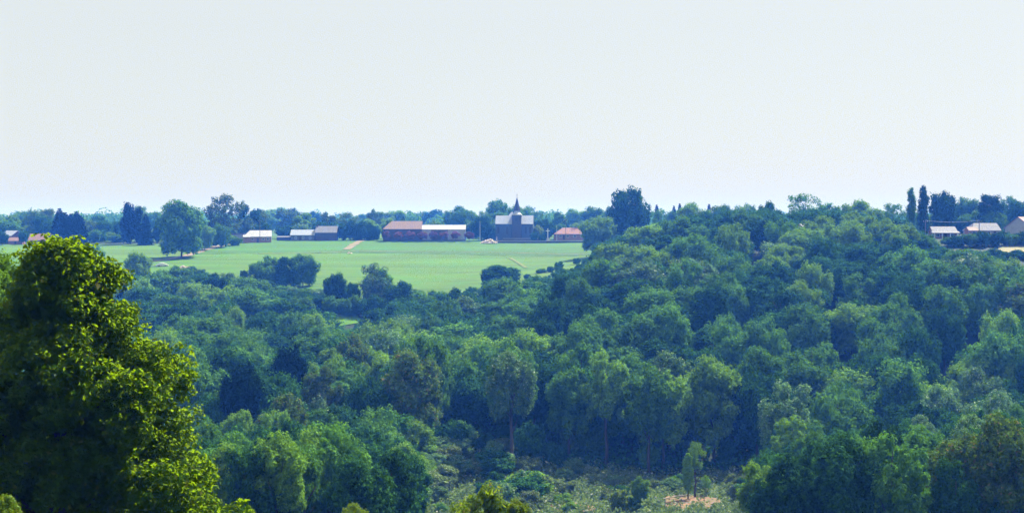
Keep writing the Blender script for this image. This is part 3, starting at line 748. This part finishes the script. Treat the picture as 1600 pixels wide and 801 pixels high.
T(849, 343, 38, 724, 'domed', 'dark', .08, label='dark domed tree behind the white cross')
T(838, 352, 22, 708, 'bush', 'yellow-green', .02, name='shrub', trunk=False, cat='bush', label='bright yellow-green shrub between the church and the white cross')
T(833, 362.5, 14, 694, 'bush', 'dark', .0, name='clipped_bush', trunk=False, cat='bush', label='round clipped dark bush next to the church end')
T(847, 364.5, 12, 694, 'bush', 'dark', .0, name='clipped_bush', trunk=False, cat='bush', label='smaller round clipped bush next to the white cross')
for i, x in enumerate((603, 622, 641, 660, 677, 694, 712, 733)):
    T(x, 361 + (i * 3 % 2), 14 + (i * 5 % 4), 694, 'ragged', 'bronze', .35, name='ornamental_tree', group='purple-leaved trees in front of the barn',
      label=['at the hipped end of the tiled barn', 'before the first barn door', 'before the middle of the tiled barn', 'where the tiled barn meets the shed', 'before the dark shed door', 'right of the dark shed door', 'before the pale panel of the shed', 'standing clear of the shed end'][i] and
      'small purple-leaved tree ' + ['at the hipped end of the tiled barn', 'before the left half of the tiled barn', 'before the right half of the tiled barn', 'where the tiled barn meets the shed', 'before the dark shed door', 'beside the dark shed door', 'before the pale panel of the shed', 'standing clear of the shed end'][i])
for i, (x, y, w_) in enumerate(((537, 348, 26), (552, 344, 26), (569, 345, 28), (584, 352, 22))):
    T(x, y, w_, 712, 'tall' if i == 1 else 'round', 'dark', .04, name='garden_tree', group='dark trees between the two barns',
      label=['dark bushy tree right beside the slate barn', 'tallest dark tree between the slate barn and tiled barn', 'broad dark tree between the two barns above the field path', 'smaller dark tree next to the tiled barn end'][i])
T(1424, 294, 17, 470, 'column', 'mid green', .03, name='poplar_tree', cat='poplar', group='twin poplars', label='slimmer and shorter of the two columnar poplars')
T(1443, 290, 20, 462, 'column', 'dark', .03, name='poplar_tree', cat='poplar', group='twin poplars', label='taller darker columnar poplar beside the dark-roofed bungalow')
T(1473, 300, 42, 490, 'round', 'dark', .08, label='big dark round tree directly behind the dark-roofed bungalow')
T(1546, 304, 40, 500, 'tall', 'dark', .06, label='big dark egg-shaped tree behind the white-roofed bungalow')
T(1510, 309, 44, 540, 'domed', 'mid green', .1, label='soft green domed tree between the two big dark ones')
T(1592, 314, 40, 520, 'round', 'dark', .1, label='dark tree behind the orange-roofed gabled house')
T(1570, 307, 40, 640, 'ragged', 'mid green', .15, label='hazy tree on the skyline behind the orange-roofed house')
T(1257, 303, 58, 500, 'airy', 'mid green', .2, label='tall airy tree with sky gaps topping the wooded skyline')
T(1262, 330, 60, 470, 'domed', 'dark', .1, label='dark domed tree under the tall airy skyline tree')
T(1203, 316, 42, 500, 'domed', 'dark', .1, label='dark domed tree on the skyline left of the airy tree')
T(1170, 320, 30, 620, 'round', 'mid green', .1, label='hazy rounded treetop on the skyline beside the dark domed tree')
T(1345, 314, 70, 470, 'domed', 'fresh green', .1, label='wide light green tree on the skyline midway between airy tree and poplars')
T(1395, 318, 50, 500, 'airy', 'mid green', .1, label='loose-crowned tree just left of the twin poplars')
T(1300, 318, 50, 520, 'ragged', 'mid green', .1, label='ragged green tree between the airy tree and the wide light green one')
T(1083, 318, 60, 560, 'domed', 'fresh green', .1, label='light green dome on the skyline with a small spruce on each side')
T(1130, 321, 50, 540, 'round', 'mid green', .1, label='round green skyline tree right of the light green dome')
for i, (x, y, D) in enumerate(((1026, 319, 760), (1053, 321, 760), (1062, 317, 700), (1108, 318, 780))):
    T(x, y, 19, D, 'conifer', 'blackish', .05, name='spruce_tree', cat='spruce', group='small hazy spruces on the skyline',
      label=['hazy blue spruce close to the huge round tree', 'small hazy spruce between the huge round tree and the light dome', 'spruce rising directly beside the light green dome', 'hazy spruce tip right of the light green dome'][i])
for i, (x, y, w_, f, tn) in enumerate(((405, 409, 42, 'domed', 'mid green'), (427, 400, 44, 'ragged', 'mid green'), (448, 401, 38, 'tall', 'dark'), (473, 398, 52, 'round', 'mid green'), (381, 422, 14, 'round', 'dark'))):
    T(x, y, w_, 500 + 4 * (i % 2), f, tn, .06, group='copse on the lower meadow', label=['low domed tree at the copse end towards the lone oak', 'feathery tree second in the meadow copse', 'narrow dark tree in the middle of the meadow copse', 'tallest roundest tree of the meadow copse', 'tiny dark round tree beside the meadow copse'][i])
for i, (x, y, w_, D, f, tn) in enumerate(((525, 427, 40, 452, 'round', 'dark'), (550, 442, 28, 448, 'round', 'dark'), (585, 411, 52, 452, 'airy', 'pale'), (588, 420, 50, 456, 'tall', 'mid green'), (625, 440, 50, 450, 'domed', 'dark'), (785, 414, 62, 486, 'near_round', 'dark'), (761, 420, 20, 484, 'tall', 'dark'), (650, 452, 34, 452, 'domed', 'mid green'))):
    T(x, y, w_, D, f, tn, .0, label=['dark round tree right of the meadow copse above the small glade', 'small dark round tree above the small glade', 'silvery airy tree poking up into the meadow', 'greener tree sharing a crown with the silvery airy one', 'dark domed tree right of the silvery airy tree', 'dark ragged tree sticking up into the meadow under the church', 'narrow dark tree left of the ragged one under the church', 'low green dome on the meadow edge below the tiled barn'][i])
for i in range(9):
    T(146 + i * 12, rg0.uniform(358, 370), 24, 700 + (i % 3) * 8, 'bush', ('mid green', 'dark', 'fresh green')[i % 3], 0, name='hedge_bush', trunk=False, cat='bush', group='bushes behind the left field')
for i in range(7):
    T(296 + i * 12, rg0.uniform(362, 370), 22, 668 + (i % 3) * 6, 'bush', ('mid green', 'dark', 'fresh green')[i % 3], 0, name='hedge_bush', trunk=False, cat='bush', group='bushes behind the lone oak')
# bushes along the lower edge of the meadow
for i in range(11):
    T(503 + i * 14, rg0.uniform(460, 468), rg0.uniform(26, 36), rg0.uniform(438, 444), rg0.choice(['bush', 'domed']), rg0.choice(['mid green', 'dark', 'fresh green']), 0, name='meadow_bush', trunk=False, cat='bush', group='bushes along the meadow edge')
for i in range(14):
    T(1372 + i * 20, rg0.uniform(328, 342), rg0.uniform(28, 42), rg0.uniform(495, 540), rg0.choice(['round', 'domed']), rg0.choice(['mid green', 'dark', 'fresh green']), 0, name='village_tree', group='low trees behind the roofs')
for i, x in enumerate(range(236, 930, 17)):
    if x > 850: continue
    Dm = float(np.interp(x, [236, 300, 330, 400, 500, 560, 700, 800, 915], [512, 520, 515, 486, 466, 450, 468, 484, 558]))
    T(x + rg0.uniform(-5, 5), float(np.interp(x, [236, 300, 380, 500, 515, 555, 600, 700, 800, 915], [424, 416, 432, 450, 462, 462, 452, 455, 436, 408])) + rg0.uniform(-2, 7), rg0.uniform(26, 46), Dm, rg0.choice(['bush', 'domed', 'round']), rg0.choice(['mid green', 'dark', 'mid green', 'pale']), 0, name='meadow_bush', trunk=False, cat='bush', group='bushes along the meadow edge')
# field-edge hedge on the right
for i in range(14):
    x = 1482 + i * 11
    T(x, 365 - (i % 3) * 2 + (5 if i < 3 else 0), 26, 424 - (i % 2) * 3, 'bush', 'dark' if i % 3 else 'mid green', .0, name='hedge_bush', trunk=False, cat='bush', group='hedge below the bungalows')
for i in range(9):
    x = 1510 + i * 14
    T(x, 390 + (i % 3) * 2, 34, 398 - (i % 2) * 4, 'bush', 'dark', .0, name='hedge_bush', trunk=False, cat='bush', group='dark hedge below the dry meadow')

# ------------------------------------------------------------------ the plateau's hedgerow trees behind the village
rg = random.Random(21)
def ridge_y(x):
    xs = [-40, 0, 40, 80, 110, 160, 240, 320, 390, 440, 480, 520, 560, 600, 640, 670, 700, 730, 780, 840, 880, 930, 1000, 1060, 1140, 1200, 1300, 1400, 1500, 1600, 1660]
    ys = [333, 330, 322, 328, 338, 337, 334, 332, 323, 324, 327, 329, 327, 330, 326, 331, 326, 322, 326, 322, 331, 319, 326, 326, 322, 322, 320, 318, 315, 312, 312]
    return float(np.interp(x, xs, ys))
x = -20.0
while x < 1640:
    D = rg.choice([rg.uniform(740, 860), rg.uniform(900, 1300)]) if x < 960 else rg.uniform(600, 760)
    if not (x > 1180 and rg.random() < .45):
        wp = rg.uniform(24, 46)
        T(x, ridge_y(x) + rg.uniform(-3, 8), wp, D, rg.choice(['round', 'domed', 'domed', 'ragged', 'airy', 'tall']), rg.choice(['dark', 'mid green', 'mid green', 'pale', 'fresh green', 'olive']), .12, group='hedgerow trees behind the village', name='hedgerow_tree')
    x += rg.uniform(13, 24)
x = -15.0
while x < 960:      # lower trees and bushes straight behind the roofs
    T(x, rg.uniform(341, 354), rg.uniform(26, 42), rg.uniform(722, 745), rg.choice(['round', 'domed']), rg.choice(['mid green', 'fresh green', 'dark', 'pale']), .05, group='low trees behind the roofs', name='village_tree')
    x += rg.uniform(24, 38)

for x, y, w_, D, f, tn, lb in (
    (375, 568, 66, 232, 'domed', 'blackish', 'very dark egg-shaped tree standing alone among lighter crowns right of the shadowed oak'),
    (450, 541, 60, 262, 'domed', 'blackish', 'very dark round tree just above the very dark egg-shaped one'),
    (955, 423, 104, 405, 'domed', 'mid green', 'broad domed tree with a clear round outline below the huge skyline tree'),
    (845, 440, 112, 400, 'near_round', 'mid green', 'large full tree below the church at the head of the wood'),
    (728, 463, 52, 380, 'near_tall', 'pale', 'silvery upright tree near the lower meadow edge under the long shed'),
    (640, 515, 110, 330, 'domed', 'fresh green', 'wide light green tree on the slope below the tiled barn'),
    (575, 545, 90, 300, 'domed', 'fresh green', 'light green spreading tree below the small glade'),
    (1402, 358, 92, 400, 'near_round', 'dark', 'large dark tree crown in front of the twin poplars'),
    (1440, 390, 84, 372, 'near_round', 'dark', 'large dark crown in front of the first large dark crown below the poplars'),
    (1270, 398, 66, 362, 'near_round', 'dark', 'dark round crown below the airy skyline tree, deeply shaded at its foot'),
    (800, 552, 76, 236, 'near_round', 'pale', 'tall grey-green tree on the wood edge above the clearing'),
    (1225, 600, 84, 222, 'near_tall', 'pale', 'tall pale-leaved tree with slim trunks at the clearing end')):
    T(x, y, w_, D, f, tn, .22 if 'tall' in f and tn == 'pale' else .03, label=lb)

# ------------------------------------------------------------------ the wood on the valley side
rw = random.Random(8)
YLIM = ([0, 200, 250, 300, 380, 400, 500, 515, 560, 600, 650, 700, 750, 800, 860, 915, 940, 980, 1060, 1150, 1300, 1400, 1470, 1600, 1700],
        [420, 420, 420, 410, 428, 448, 455, 505, 505, 470, 452, 455, 440, 432, 425, 408, 380, 362, 330, 326, 324, 335, 380, 405, 408])
FARL = ([0, 200, 260, 330, 400, 500, 510, 560, 570, 700, 800, 915, 960, 1000, 1300, 1440, 1460, 1700],
        [480, 490, 520, 515, 475, 460, 418, 418, 445, 462, 480, 555, 590, 620, 560, 450, 405, 392])
def inside_clearing(x, D):
    # open ground in the valley bottom
    far = np.interp(x, [600, 650, 700, 760, 870, 1000, 1120, 1190], [0, 236, 252, 250, 242, 236, 234, 232])
    return 655 < x < 1188 and D < far
tones_by = lambda x, D: rw.choices(['dark', 'mid green', 'fresh green', 'pale', 'olive'], [1, 4, 4, 1.6, .5] if 480 < x < 700 and 255 < D < 400 else [2.4, 4.4, 3.0, .7, .3] if x > 940 and D > 360 else [3.4, 4.6, 1.8, .45, .3] if x > 700 else [3.0, 4.4, 2.4, .5, .4])[0]
row = 0; D = 128.0
while D < 620:
    sp_ = 6.0 if D < 205 else (9.0 if D < 270 else (10.5 if D < 330 else (12.0 if D < 400 else 13.5)))
    Xl, Xr = ((90 if D < 380 else -40) - 800) / F * D, (1640 - 800) / F * D
    X = Xl + (row % 2) * sp_ * .5
    while X < Xr:
        jx, jy = X + rw.uniform(-.32, .32) * sp_, D + rw.uniform(-.32, .32) * sp_
        x = jx / jy * F + 800
        X += sp_
        if inside_clearing(x, jy): continue
        if jy < 205 and (655 < x < 1188 or x < 310): continue
        if jy > np.interp(x, *FARL): continue
        wd = sp_ * rw.choice([.85, 1.0, 1.15, 1.3, 1.5]); near = jy < 215
        ht = rw.uniform(9, 15) if near else rw.choice([rw.uniform(8, 11), rw.uniform(10, 14), rw.uniform(12, 16)])
        if near: wd = rw.uniform(4.6, 7.4)
        edge = (not near) and 640 < x < 1200 and jy < 258
        if edge: ht = rw.uniform(16, 21); wd = rw.uniform(9, 13)
        z = h(jx, jy)
        if jy < 205:   # leave the view over the nearer slope as in the photograph
            yl = np.interp(x, [300, 400, 560, 640, 660, 1187, 1230, 1300, 1400, 1500, 1640], [610, 640, 640, 690, 700, 705, 690, 660, 640, 610, 590]) + rw.uniform(0, 45)
        else: yl = np.interp(x, *YLIM) + rw.uniform(0, 12)
        top = EYE + (340 - yl) / F * jy
        ht = min(ht, top - z)
        if ht < 4.5:
            if jy < 205: continue
            ht = max(ht, rw.uniform(2.5, 4.5)); wd = ht * rw.uniform(1.2, 1.8)
        if ht < wd * .75: wd = ht / .75 if ht > 6 else ht * 1.1
        tn = tones_by(x, jy)
        if near: fm = rw.choice(['near_round', 'near_round', 'ragged', 'near_tall'])
        elif edge: fm = rw.choice(['near_round', 'near_round', 'round', 'ragged'])
        else: fm = rw.choice(['round', 'round', 'round', 'domed', 'domed', 'ragged'])
        tree(jx, jy, ht, wd, fm, tn, rw.choice([.08, .14, .28]) if edge else (.04 if jy < 310 else rw.uniform(.08, .16)), group='trees of the valley wood', pale_bark=edge and rw.random() < .15)
    D += sp_ * .9; row += 1

for i in range(44):
    x = 640 + i * 13 + rw.uniform(-6, 6); Y = rw.uniform(238, 268); X = (x - 800) / F * Y
    hh = rw.uniform(2.5, 7)
    tree(X, Y, hh, hh * rw.uniform(.8, 1.1), 'bush', rw.choice(['dark', 'dark', 'mid green', 'pale']), 0, name='understorey_bush', trunk=False, cat='bush', group='understorey bushes at the wood edge')

# ------------------------------------------------------------------ clearing: scrub, saplings, dead wood
rc = random.Random(5)
n_b = 0
while n_b < 120:
    x = rc.uniform(600, 1195); y = rc.uniform(692, 806)
    far = np.interp(x, [600, 700, 760, 870, 1000, 1190], [690, 690, 704, 732, 752, 760])
    if y < far or (1030 < x < 1135 and 772 < y < 806): continue
    X, Y, z = hit(x, y)
    tn = rc.choice(['scrub', 'scrub', 'pale', 'pale', 'fresh green', 'mid green', 'dark'])
    hh = rc.uniform(.9, 2.6) * (1.9 if x < 840 else 1)
    tree(X, Y, hh, hh * rc.uniform(1.2, 1.9), rc.choice(['bush', 'ragged', 'near_round']), tn, 0, name='bush', trunk=False, cat='bush', group='bushes in the valley clearing'); n_b += 1
T(1075, 708, 20, 214, 'column', 'fresh green', .22, name='sapling', label='tall thin sapling with a narrow leafy column above the sandy patch')
T(1087, 690, 32, 216, 'airy', 'fresh green', .55, name='sapling', label='thin bare-stemmed sapling with a small tuft on top behind the leafy column')
T(1103, 742, 16, 218, 'airy', 'fresh green', .3, name='sapling', label='small wispy sapling right of the sandy patch')
T(1000, 744, 30, 205, 'near_round', 'fresh green', .35, name='sapling', label='young tree with spreading twigs in the middle of the clearing')
T(968, 764, 30, 203, 'near_tall', 'yellow-green', .05, name='sapling', label='bushy bright sapling just left of the spreading young tree')
T(690, 668, 34, 246, 'airy', 'olive', .1, name='sapling', label='wispy brownish tree at the tip of the clearing')
T(725, 682, 26, 240, 'near_round', 'fresh green', .3, name='sapling', label='small light green tree at the dark wood edge')
for i, (x, y, l, a, label) in enumerate(((700, 672, 6, .3, 'bare fallen branch on the dark wood edge'), (905, 778, 4, 2.4, 'bleached fallen branch left of the bright sapling'), (1036, 786, 5, .2, 'bleached dead branch beside the sandy patch'), (1100, 798, 4, 2.8, 'dead stick lying below the sandy patch'))):
    X, Y, z = hit(x, y)
    m = MB().tube([(0, 0, .5), (l * .5, 0, .9), (l, .3, 1.0)], [.11, .08, .03], 6); m.tube([(l * .45, 0, .85), (l * .75, -.6, 1.5)], [.05, .015], 5)
    o = m.build('fallen_branch', M['bark_pale']); o.location = (X, Y, z + .2); o.rotation_euler = (0, 0, a); tag(o, label, 'branch')

# low ground cover that nobody could count
def cover(name, n, sampler, size, mat, seed, lift=.25):
    rng = np.random.RandomState(seed); P = sampler(rng, n); 
    N = rng.normal(size=(len(P), 3)); N[:, 2] = np.abs(N[:, 2]) + .3
    me = card_mesh(name, P + np.array([0, 0, lift]) * rng.rand(len(P), 1) * 2, N, size * rng.uniform(.5, 1.4, len(P)), rng)
    me.materials.append(mat); return tag(link(bpy.data.objects.new(name, me)), kind='stuff')
def samp_clearing(rng, n):
    x = rng.uniform(620, 1215, n * 2); D = rng.uniform(196, 254, n * 2)
    f = np.interp(x, [620, 650, 700, 760, 870, 1000, 1120, 1215], [225, 240, 252, 250, 242, 237, 236, 236])
    cl = np.sin(x * .05) * np.cos(D * .31) + np.sin(x * .021 + D * .17) + rng.rand(n * 2) * 2.2
    ok = (D < f) & (cl > .1)
    sand = (x > 1035) & (x < 1130) & (D > 205) & (D < 216); ok &= ~(sand & (rng.rand(n * 2) < .9))
    x = x[ok][:n]; D = D[ok][:n]; X = (x - 800) / F * D
    return np.column_stack([X, D, H(X, D) + rng.rand(len(X)) * (.3 + 1.0 * (np.sin(X * 1.3 + D * .7) * np.sin(D * 1.1 - X * .4) > .1))])
def samp_floor(rng, n):
    x = rng.uniform(620, 1260, n); D = rng.uniform(236, 330, n); X = (x - 800) / F * D
    return np.column_stack([X, D, H(X, D) + rng.rand(n) * 1.3])
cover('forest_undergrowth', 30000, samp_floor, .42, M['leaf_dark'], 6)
cover('undergrowth', 52000, samp_clearing, .27, M['scrub'], 4)

# far-off woodland beyond the village, one hazy mass
def far_wood():
    rng = np.random.RandomState(12); Ps = []; Ns = []; Ss = []
    for k in range(560):
        D = rng.uniform(950, 2300); x = rng.uniform(-120, 1720); X = (x - 800) / F * D
        R_ = rng.uniform(6, 10); hh = rng.uniform(9, 15); z = h(X, D)
        d = sph(rng, 260, .3); lob = rng.randint(0, 6, 260); off = rng.normal(size=(6, 3)) * .33
        P = d * .75 + off[lob]; P = P * (R_, R_, hh / 2) + (X, D, z + hh / 2)
        Ps.append(P); Ns.append(d + rng.normal(size=(260, 3)) * .4); Ss.append(np.full(260, 1.25) * rng.uniform(.7, 1.3, 260))
    me = card_mesh('distant_woodland', np.vstack(Ps), np.vstack(Ns), np.concatenate(Ss), rng); me.materials.append(M['leaf_mid'])
    tag(link(bpy.data.objects.new('distant_woodland', me)), kind='stuff')
far_wood()

# ------------------------------------------------------------------ the oak close to the viewer
def foreground_oak():
    rng = np.random.RandomState(77); D0 = 40.0; px = D0 / F
    X0 = (88 - 800) * px; z0 = h(X0, D0)
    root = empty('oak_tree', (X0, D0, z0))
    tag(root, 'huge shadowed oak close by, sunlit yellow-green only along its outer leaves', 'tree')
    ztop = EYE - (384 - 340) * px - z0
    ys = np.array([380, 388, 410, 440, 490, 530, 555, 620, 690, 715, 745, 795, 870, 980])
    rx = np.array([14, 44, 80, 112, 130, 145, 208, 238, 222, 205, 255, 310, 330, 300]) * px
    zz = EYE - (ys - 340) * px - z0
    def Rz(z, az):
        r = np.interp(-z, -zz, rx)
        lf = np.interp(-z, -zz, np.array([8, 30, 42, 52, 90, 120, 150, 190, 220, 225, 230, 250, 270, 260]) * px)
        c = (np.cos(az) + 1) / 2
        return lf * (1 - c) + r * c
    # boughs
    nl = 430; zL = rng.uniform(zz[-1], zz[0] - .25, nl * 3); w_ = Rz(zL, 0) ; zL = zL[rng.rand(nl * 3) < (w_ / w_.max()) * .8 + .1][:nl]; nl = len(zL)
    az = rng.uniform(-np.pi, np.pi, nl)
    q = np.where(rng.rand(nl) < .72, rng.uniform(.80, 1.04, nl), rng.uniform(.25, .8, nl))
    lr = rng.uniform(.36, .86, nl)
    Rr = np.maximum(Rz(zL, az) - lr * .75, .1) * q
    L = np.column_stack([np.cos(az) * Rr, np.sin(az) * Rr * .66, zL])
    L = np.vstack([L, [[0.05, 0, ztop - .42], [.5, .2, ztop - .55], [-.5, 0, ztop - .6], [.2, -.3, ztop - .5]]]); lr = np.append(lr, [.42, .4, .38, .35])
    nl = len(L)
    n = 270000
    p = lr ** 2 * rng.uniform(.45, 1.3, nl); idx = rng.choice(nl, n, p=p / p.sum())
    nt_ = 70; tw = sph(rng, nt_ * nl, .1).reshape(nl, nt_, 3); tr_ = rng.uniform(.62, 1.12, (nl, nt_)); k = rng.randint(0, nt_, n)
    b_ = sph(rng, n, .5); tz = rng.uniform(.10, .24, (nl, nt_))
    P = L[idx] + lr[idx][:, None] * tw[idx, k] * tr_[idx, k][:, None] * (1, 1, .85) + b_ * (tz[idx, k] * rng.uniform(.5, 1.1, n))[:, None] * (1.2, 1.2, .7)
    d = tw[idx, k] * .5 + b_ * .7
    S = rng.uniform(.045, .095, n)
    nb = 9000; zb_ = rng.uniform(0.5, ztop - .9, nb); ab = rng.uniform(-np.pi, np.pi, nb); rb__ = Rz(zb_, ab) * np.sqrt(rng.rand(nb)) * .72  # large cards added inside the oak to block sunlight and darken its interior
    P = np.vstack([P, np.column_stack([np.cos(ab) * rb__, np.sin(ab) * rb__ * .66, zb_])]); d = np.vstack([d, sph(rng, nb)]); S = np.append(S, rng.uniform(.12, .24, nb)); n += nb
    N = d * .6 + rng.normal(size=(n, 3)) * .6 + (0, 0, .5)
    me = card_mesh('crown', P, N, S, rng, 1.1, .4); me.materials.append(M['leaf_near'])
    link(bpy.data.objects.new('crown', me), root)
    m = MB()
    m.tube([(0, 0, -1), (.05, 0, 1.5), (-.05, .1, 4), (.1, 0, 7), (0, 0, 10), (.05, 0, ztop - 1)], [.42, .34, .30, .24, .16, .05], 12)
    m.build('trunk', M['bark'], root, True)
    m = MB(); rb = random.Random(4)
    for i in rng.choice(nl, 110, replace=False):
        x, y, z = L[i]; zb = max(1.6, z - (1.0 + math.hypot(x, y) * .55)); r0 = .03 + .02 * math.hypot(x, y)
        m.tube([(0, 0, zb), (x * .45, y * .45, zb + (z - zb) * .55 + rb.uniform(-.2, .2)), (x, y, z)], [r0, r0 * .6, .012], 6)
    m.build('limbs', M['bark'], root, True)
foreground_oak()
def near_young(x, ytop, wpx, D, label, tone='yellow-green', form='near_round', base=.2):
    return T(x, ytop, wpx, D, form, tone, base, name='young_oak', label=label)
near_young(760, 762, 120, 62, 'bright yellow-green young treetop rising at the bottom frame edge below the wispy clearing tree')
near_young(810, 780, 40, 60, 'slim yellow-green shoot beside the bright young treetop')
near_young(556, 788, 50, 60, 'low yellow-green tip at the bottom edge left of the bright young treetop')
near_young(4, 398, 110, 58, 'pale sunlit tree behind the huge shadowed oak at the frame edge', 'fresh green', 'near_round', .1)
near_young(4, 772, 60, 30, 'sunlit leafy tip in the bottom corner below the huge shadowed oak', 'yellow-green')

# ------------------------------------------------------------------ labels for trees and bushes, by what stands above or beside them
LAND = [(18, 'the gabled farmhouse'), (61, 'the pink-roofed cottage'), (112, 'the conifer clump'), (204, 'the tall broad fir'), (245, 'the shorter dark fir'), (283, 'the lone field oak'), (350, 'the tall airy oak'), (402, 'the white-roofed farmhouse'),
        (443, 'the small flat shed'), (475, 'the slate-roofed cottage'), (512, 'the slate barn'), (560, 'the field path'), (620, 'the tiled barn'), (672, 'the shed door'), (715, 'the long shed end'), (752, 'the earth heap'), (780, 'the church roof'), (806, 'the church spire'),
        (856, 'the white cross'), (890, 'the red-roofed hall'), (934, 'the field corner tree'), (985, 'the huge round tree'), (1030, 'the bluest skyline spruce'), (1083, 'the light green dome'), (1130, 'the round skyline tree'), (1203, 'the dark domed tree'), (1257, 'the airy skyline tree'),
        (1300, 'the ragged skyline tree'), (1345, 'the wide pale skyline tree'), (1395, 'the loose-crowned tree'), (1433, 'the twin poplars'), (1476, 'the dark-roofed bungalow'), (1512, 'the brick annexe'), (1545, 'the white-roofed bungalow'), (1597, 'the orange-roofed house')]
ORD = ['first', 'second', 'third', 'fourth', 'fifth', 'sixth', 'seventh', 'eighth', 'ninth', 'tenth', 'eleventh', 'twelfth', 'thirteenth', 'fourteenth', 'fifteenth', 'sixteenth', 'seventeenth', 'eighteenth', 'nineteenth', 'twentieth']
FORMW = {'round': 'round', 'domed': 'domed', 'tall': 'tall', 'ragged': 'ragged', 'airy': 'airy', 'near_round': 'leafy', 'near_tall': 'upright', 'bush': 'rounded', 'column': 'columnar', 'conifer': 'pointed'}
# visibility: crowns as discs painted far to near
BW, BH = 800, 400
buf = np.full((BH, BW), -1, int); yy_, xx_ = np.mgrid[0:BH, 0:BW]
order = sorted(range(len(TREES)), key=lambda i: -TREES[i]['Y'])
for i in order:
    t = TREES[i]; s = F / t['Y'] / 2
    cx = (t['X'] / t['Y'] * F + 800) / 2; ctop = (340 + (EYE - t['z'] - t['h']) / t['Y'] * F) / 2
    hh = t['h'] * (1 - t['base']) * s; cyv = ctop + hh / 2; ra, rb_ = t['w'] / 2 * s * .93, hh / 2 * .95
    x0, x1 = int(max(0, cx - ra)), int(min(BW, cx + ra + 2)); y0, y1 = int(max(0, cyv - rb_)), int(min(BH, cyv + rb_ + 2))
    if x1 <= x0 or y1 <= y0: continue
    sub = ((xx_[y0:y1, x0:x1] - cx) / ra) ** 2 + ((yy_[y0:y1, x0:x1] - cyv) / rb_) ** 2 < 1
    buf[y0:y1, x0:x1][sub] = i
cnt = np.bincount(buf[buf >= 0], minlength=len(TREES))
wood = sorted([i for i, t in enumerate(TREES) if t['auto'] and t['o'].get('group') == 'trees of the valley wood'], key=lambda i: -cnt[i])
named = sum(1 for t in TREES if t['o'].name.startswith('broadleaf_tree') and t['o'].get('group') != 'trees of the valley wood')
small = set(wood[318 - named:])
# the trees of the wood that show least, and its hidden depth, are one mass
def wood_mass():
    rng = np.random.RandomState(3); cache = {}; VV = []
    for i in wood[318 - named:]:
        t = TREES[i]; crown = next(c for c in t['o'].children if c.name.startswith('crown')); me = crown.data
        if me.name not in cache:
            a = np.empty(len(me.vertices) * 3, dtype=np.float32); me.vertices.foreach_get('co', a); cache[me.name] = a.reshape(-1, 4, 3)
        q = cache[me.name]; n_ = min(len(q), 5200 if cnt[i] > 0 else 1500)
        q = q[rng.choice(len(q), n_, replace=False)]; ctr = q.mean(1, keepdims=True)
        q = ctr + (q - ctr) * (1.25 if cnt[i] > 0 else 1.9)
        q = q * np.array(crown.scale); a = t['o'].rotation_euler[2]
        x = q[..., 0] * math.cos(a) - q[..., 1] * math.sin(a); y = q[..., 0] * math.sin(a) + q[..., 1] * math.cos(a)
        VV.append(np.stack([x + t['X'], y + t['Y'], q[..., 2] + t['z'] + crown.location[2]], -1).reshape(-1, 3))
    V = np.vstack(VV); me = np_mesh('woodland', V, np.arange(len(V)).reshape(-1, 4), [M['leaf_dark']])  # dark leaf colour puts shade into the gaps between the crowns
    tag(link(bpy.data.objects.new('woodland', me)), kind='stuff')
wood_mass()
cols = {}
removed = 0
for i, t in enumerate(TREES):
    if not t['auto']: continue
    vis = cnt[i]
    keep_ = t['Y'] < 300 and 610 < t['X'] / t['Y'] * F + 800 < 1230
    if i in small or vis < (0 if t['o'].get('group') == 'trees of the valley wood' else 26 if t['form'] != 'bush' else 4):
        for c in list(t['o'].children): bpy.data.objects.remove(c)
        bpy.data.objects.remove(t['o']); removed += 1; continue
    ysx = np.nonzero(buf == i)
    if vis: t['sx'] = ysx[1].mean() * 2; t['sy'] = ysx[0].mean() * 2
    else: t['sx'] = t['X'] / t['Y'] * F + 800; t['sy'] = 340 + (EYE - t['z'] - t['h'] * .6) / t['Y'] * F
    lm = min(LAND, key=lambda a: abs(a[0] - t['sx']))[1]
    grp = t['o']['group']
    cols.setdefault((grp, lm), []).append(t)
ntree = 0
for (grp, lm), ts in cols.items():
    ts.sort(key=lambda t: t['sy'])
    for k, t in enumerate(ts):
        o_ = ORD[min(k, 19)]; a = t['tone'] if t['tone'] not in ('scrub', 'fresh green', 'mid green') else {'scrub': 'dry greyish', 'fresh green': 'light green', 'mid green': 'green'}[t['tone']]
        f_ = FORMW[t['form']]; ntree += 1
        if grp == 'trees of the valley wood': s = f'{a} {f_} tree, {o_} crown down the slope below {lm}'
        elif grp == 'hedgerow trees behind the village': s = f'{a} {f_} skyline tree behind {lm}, {o_} from the top'
        elif grp == 'low trees behind the roofs': s = f'{a} {f_} low tree close behind {lm}, {o_} from the top'
        elif grp == 'bushes in the valley clearing': s = f'{a} {f_} bush, {o_} down the clearing in line with {lm}'
        elif grp == 'hedge below the bungalows': s = f'{a} bush of the upper hedge in line with {lm}, {o_} from the top'
        elif grp.startswith('bushes behind'): s = f'{a} bush, {o_} down, {grp[7:]} near {lm}'
        elif grp == 'bushes along the meadow edge': s = f'{a} bush on the meadow edge below {lm}, {o_} down'
        elif grp == 'understorey bushes at the wood edge': s = f'{a} shaded bush under the wood edge below {lm}, {o_} down'
        else: s = f'{a} bush of the lower hedge in line with {lm}, {o_} from the top'
        t['o']['label'] = s
print('TREES', len(TREES), 'removed', removed, 'auto labelled', ntree)
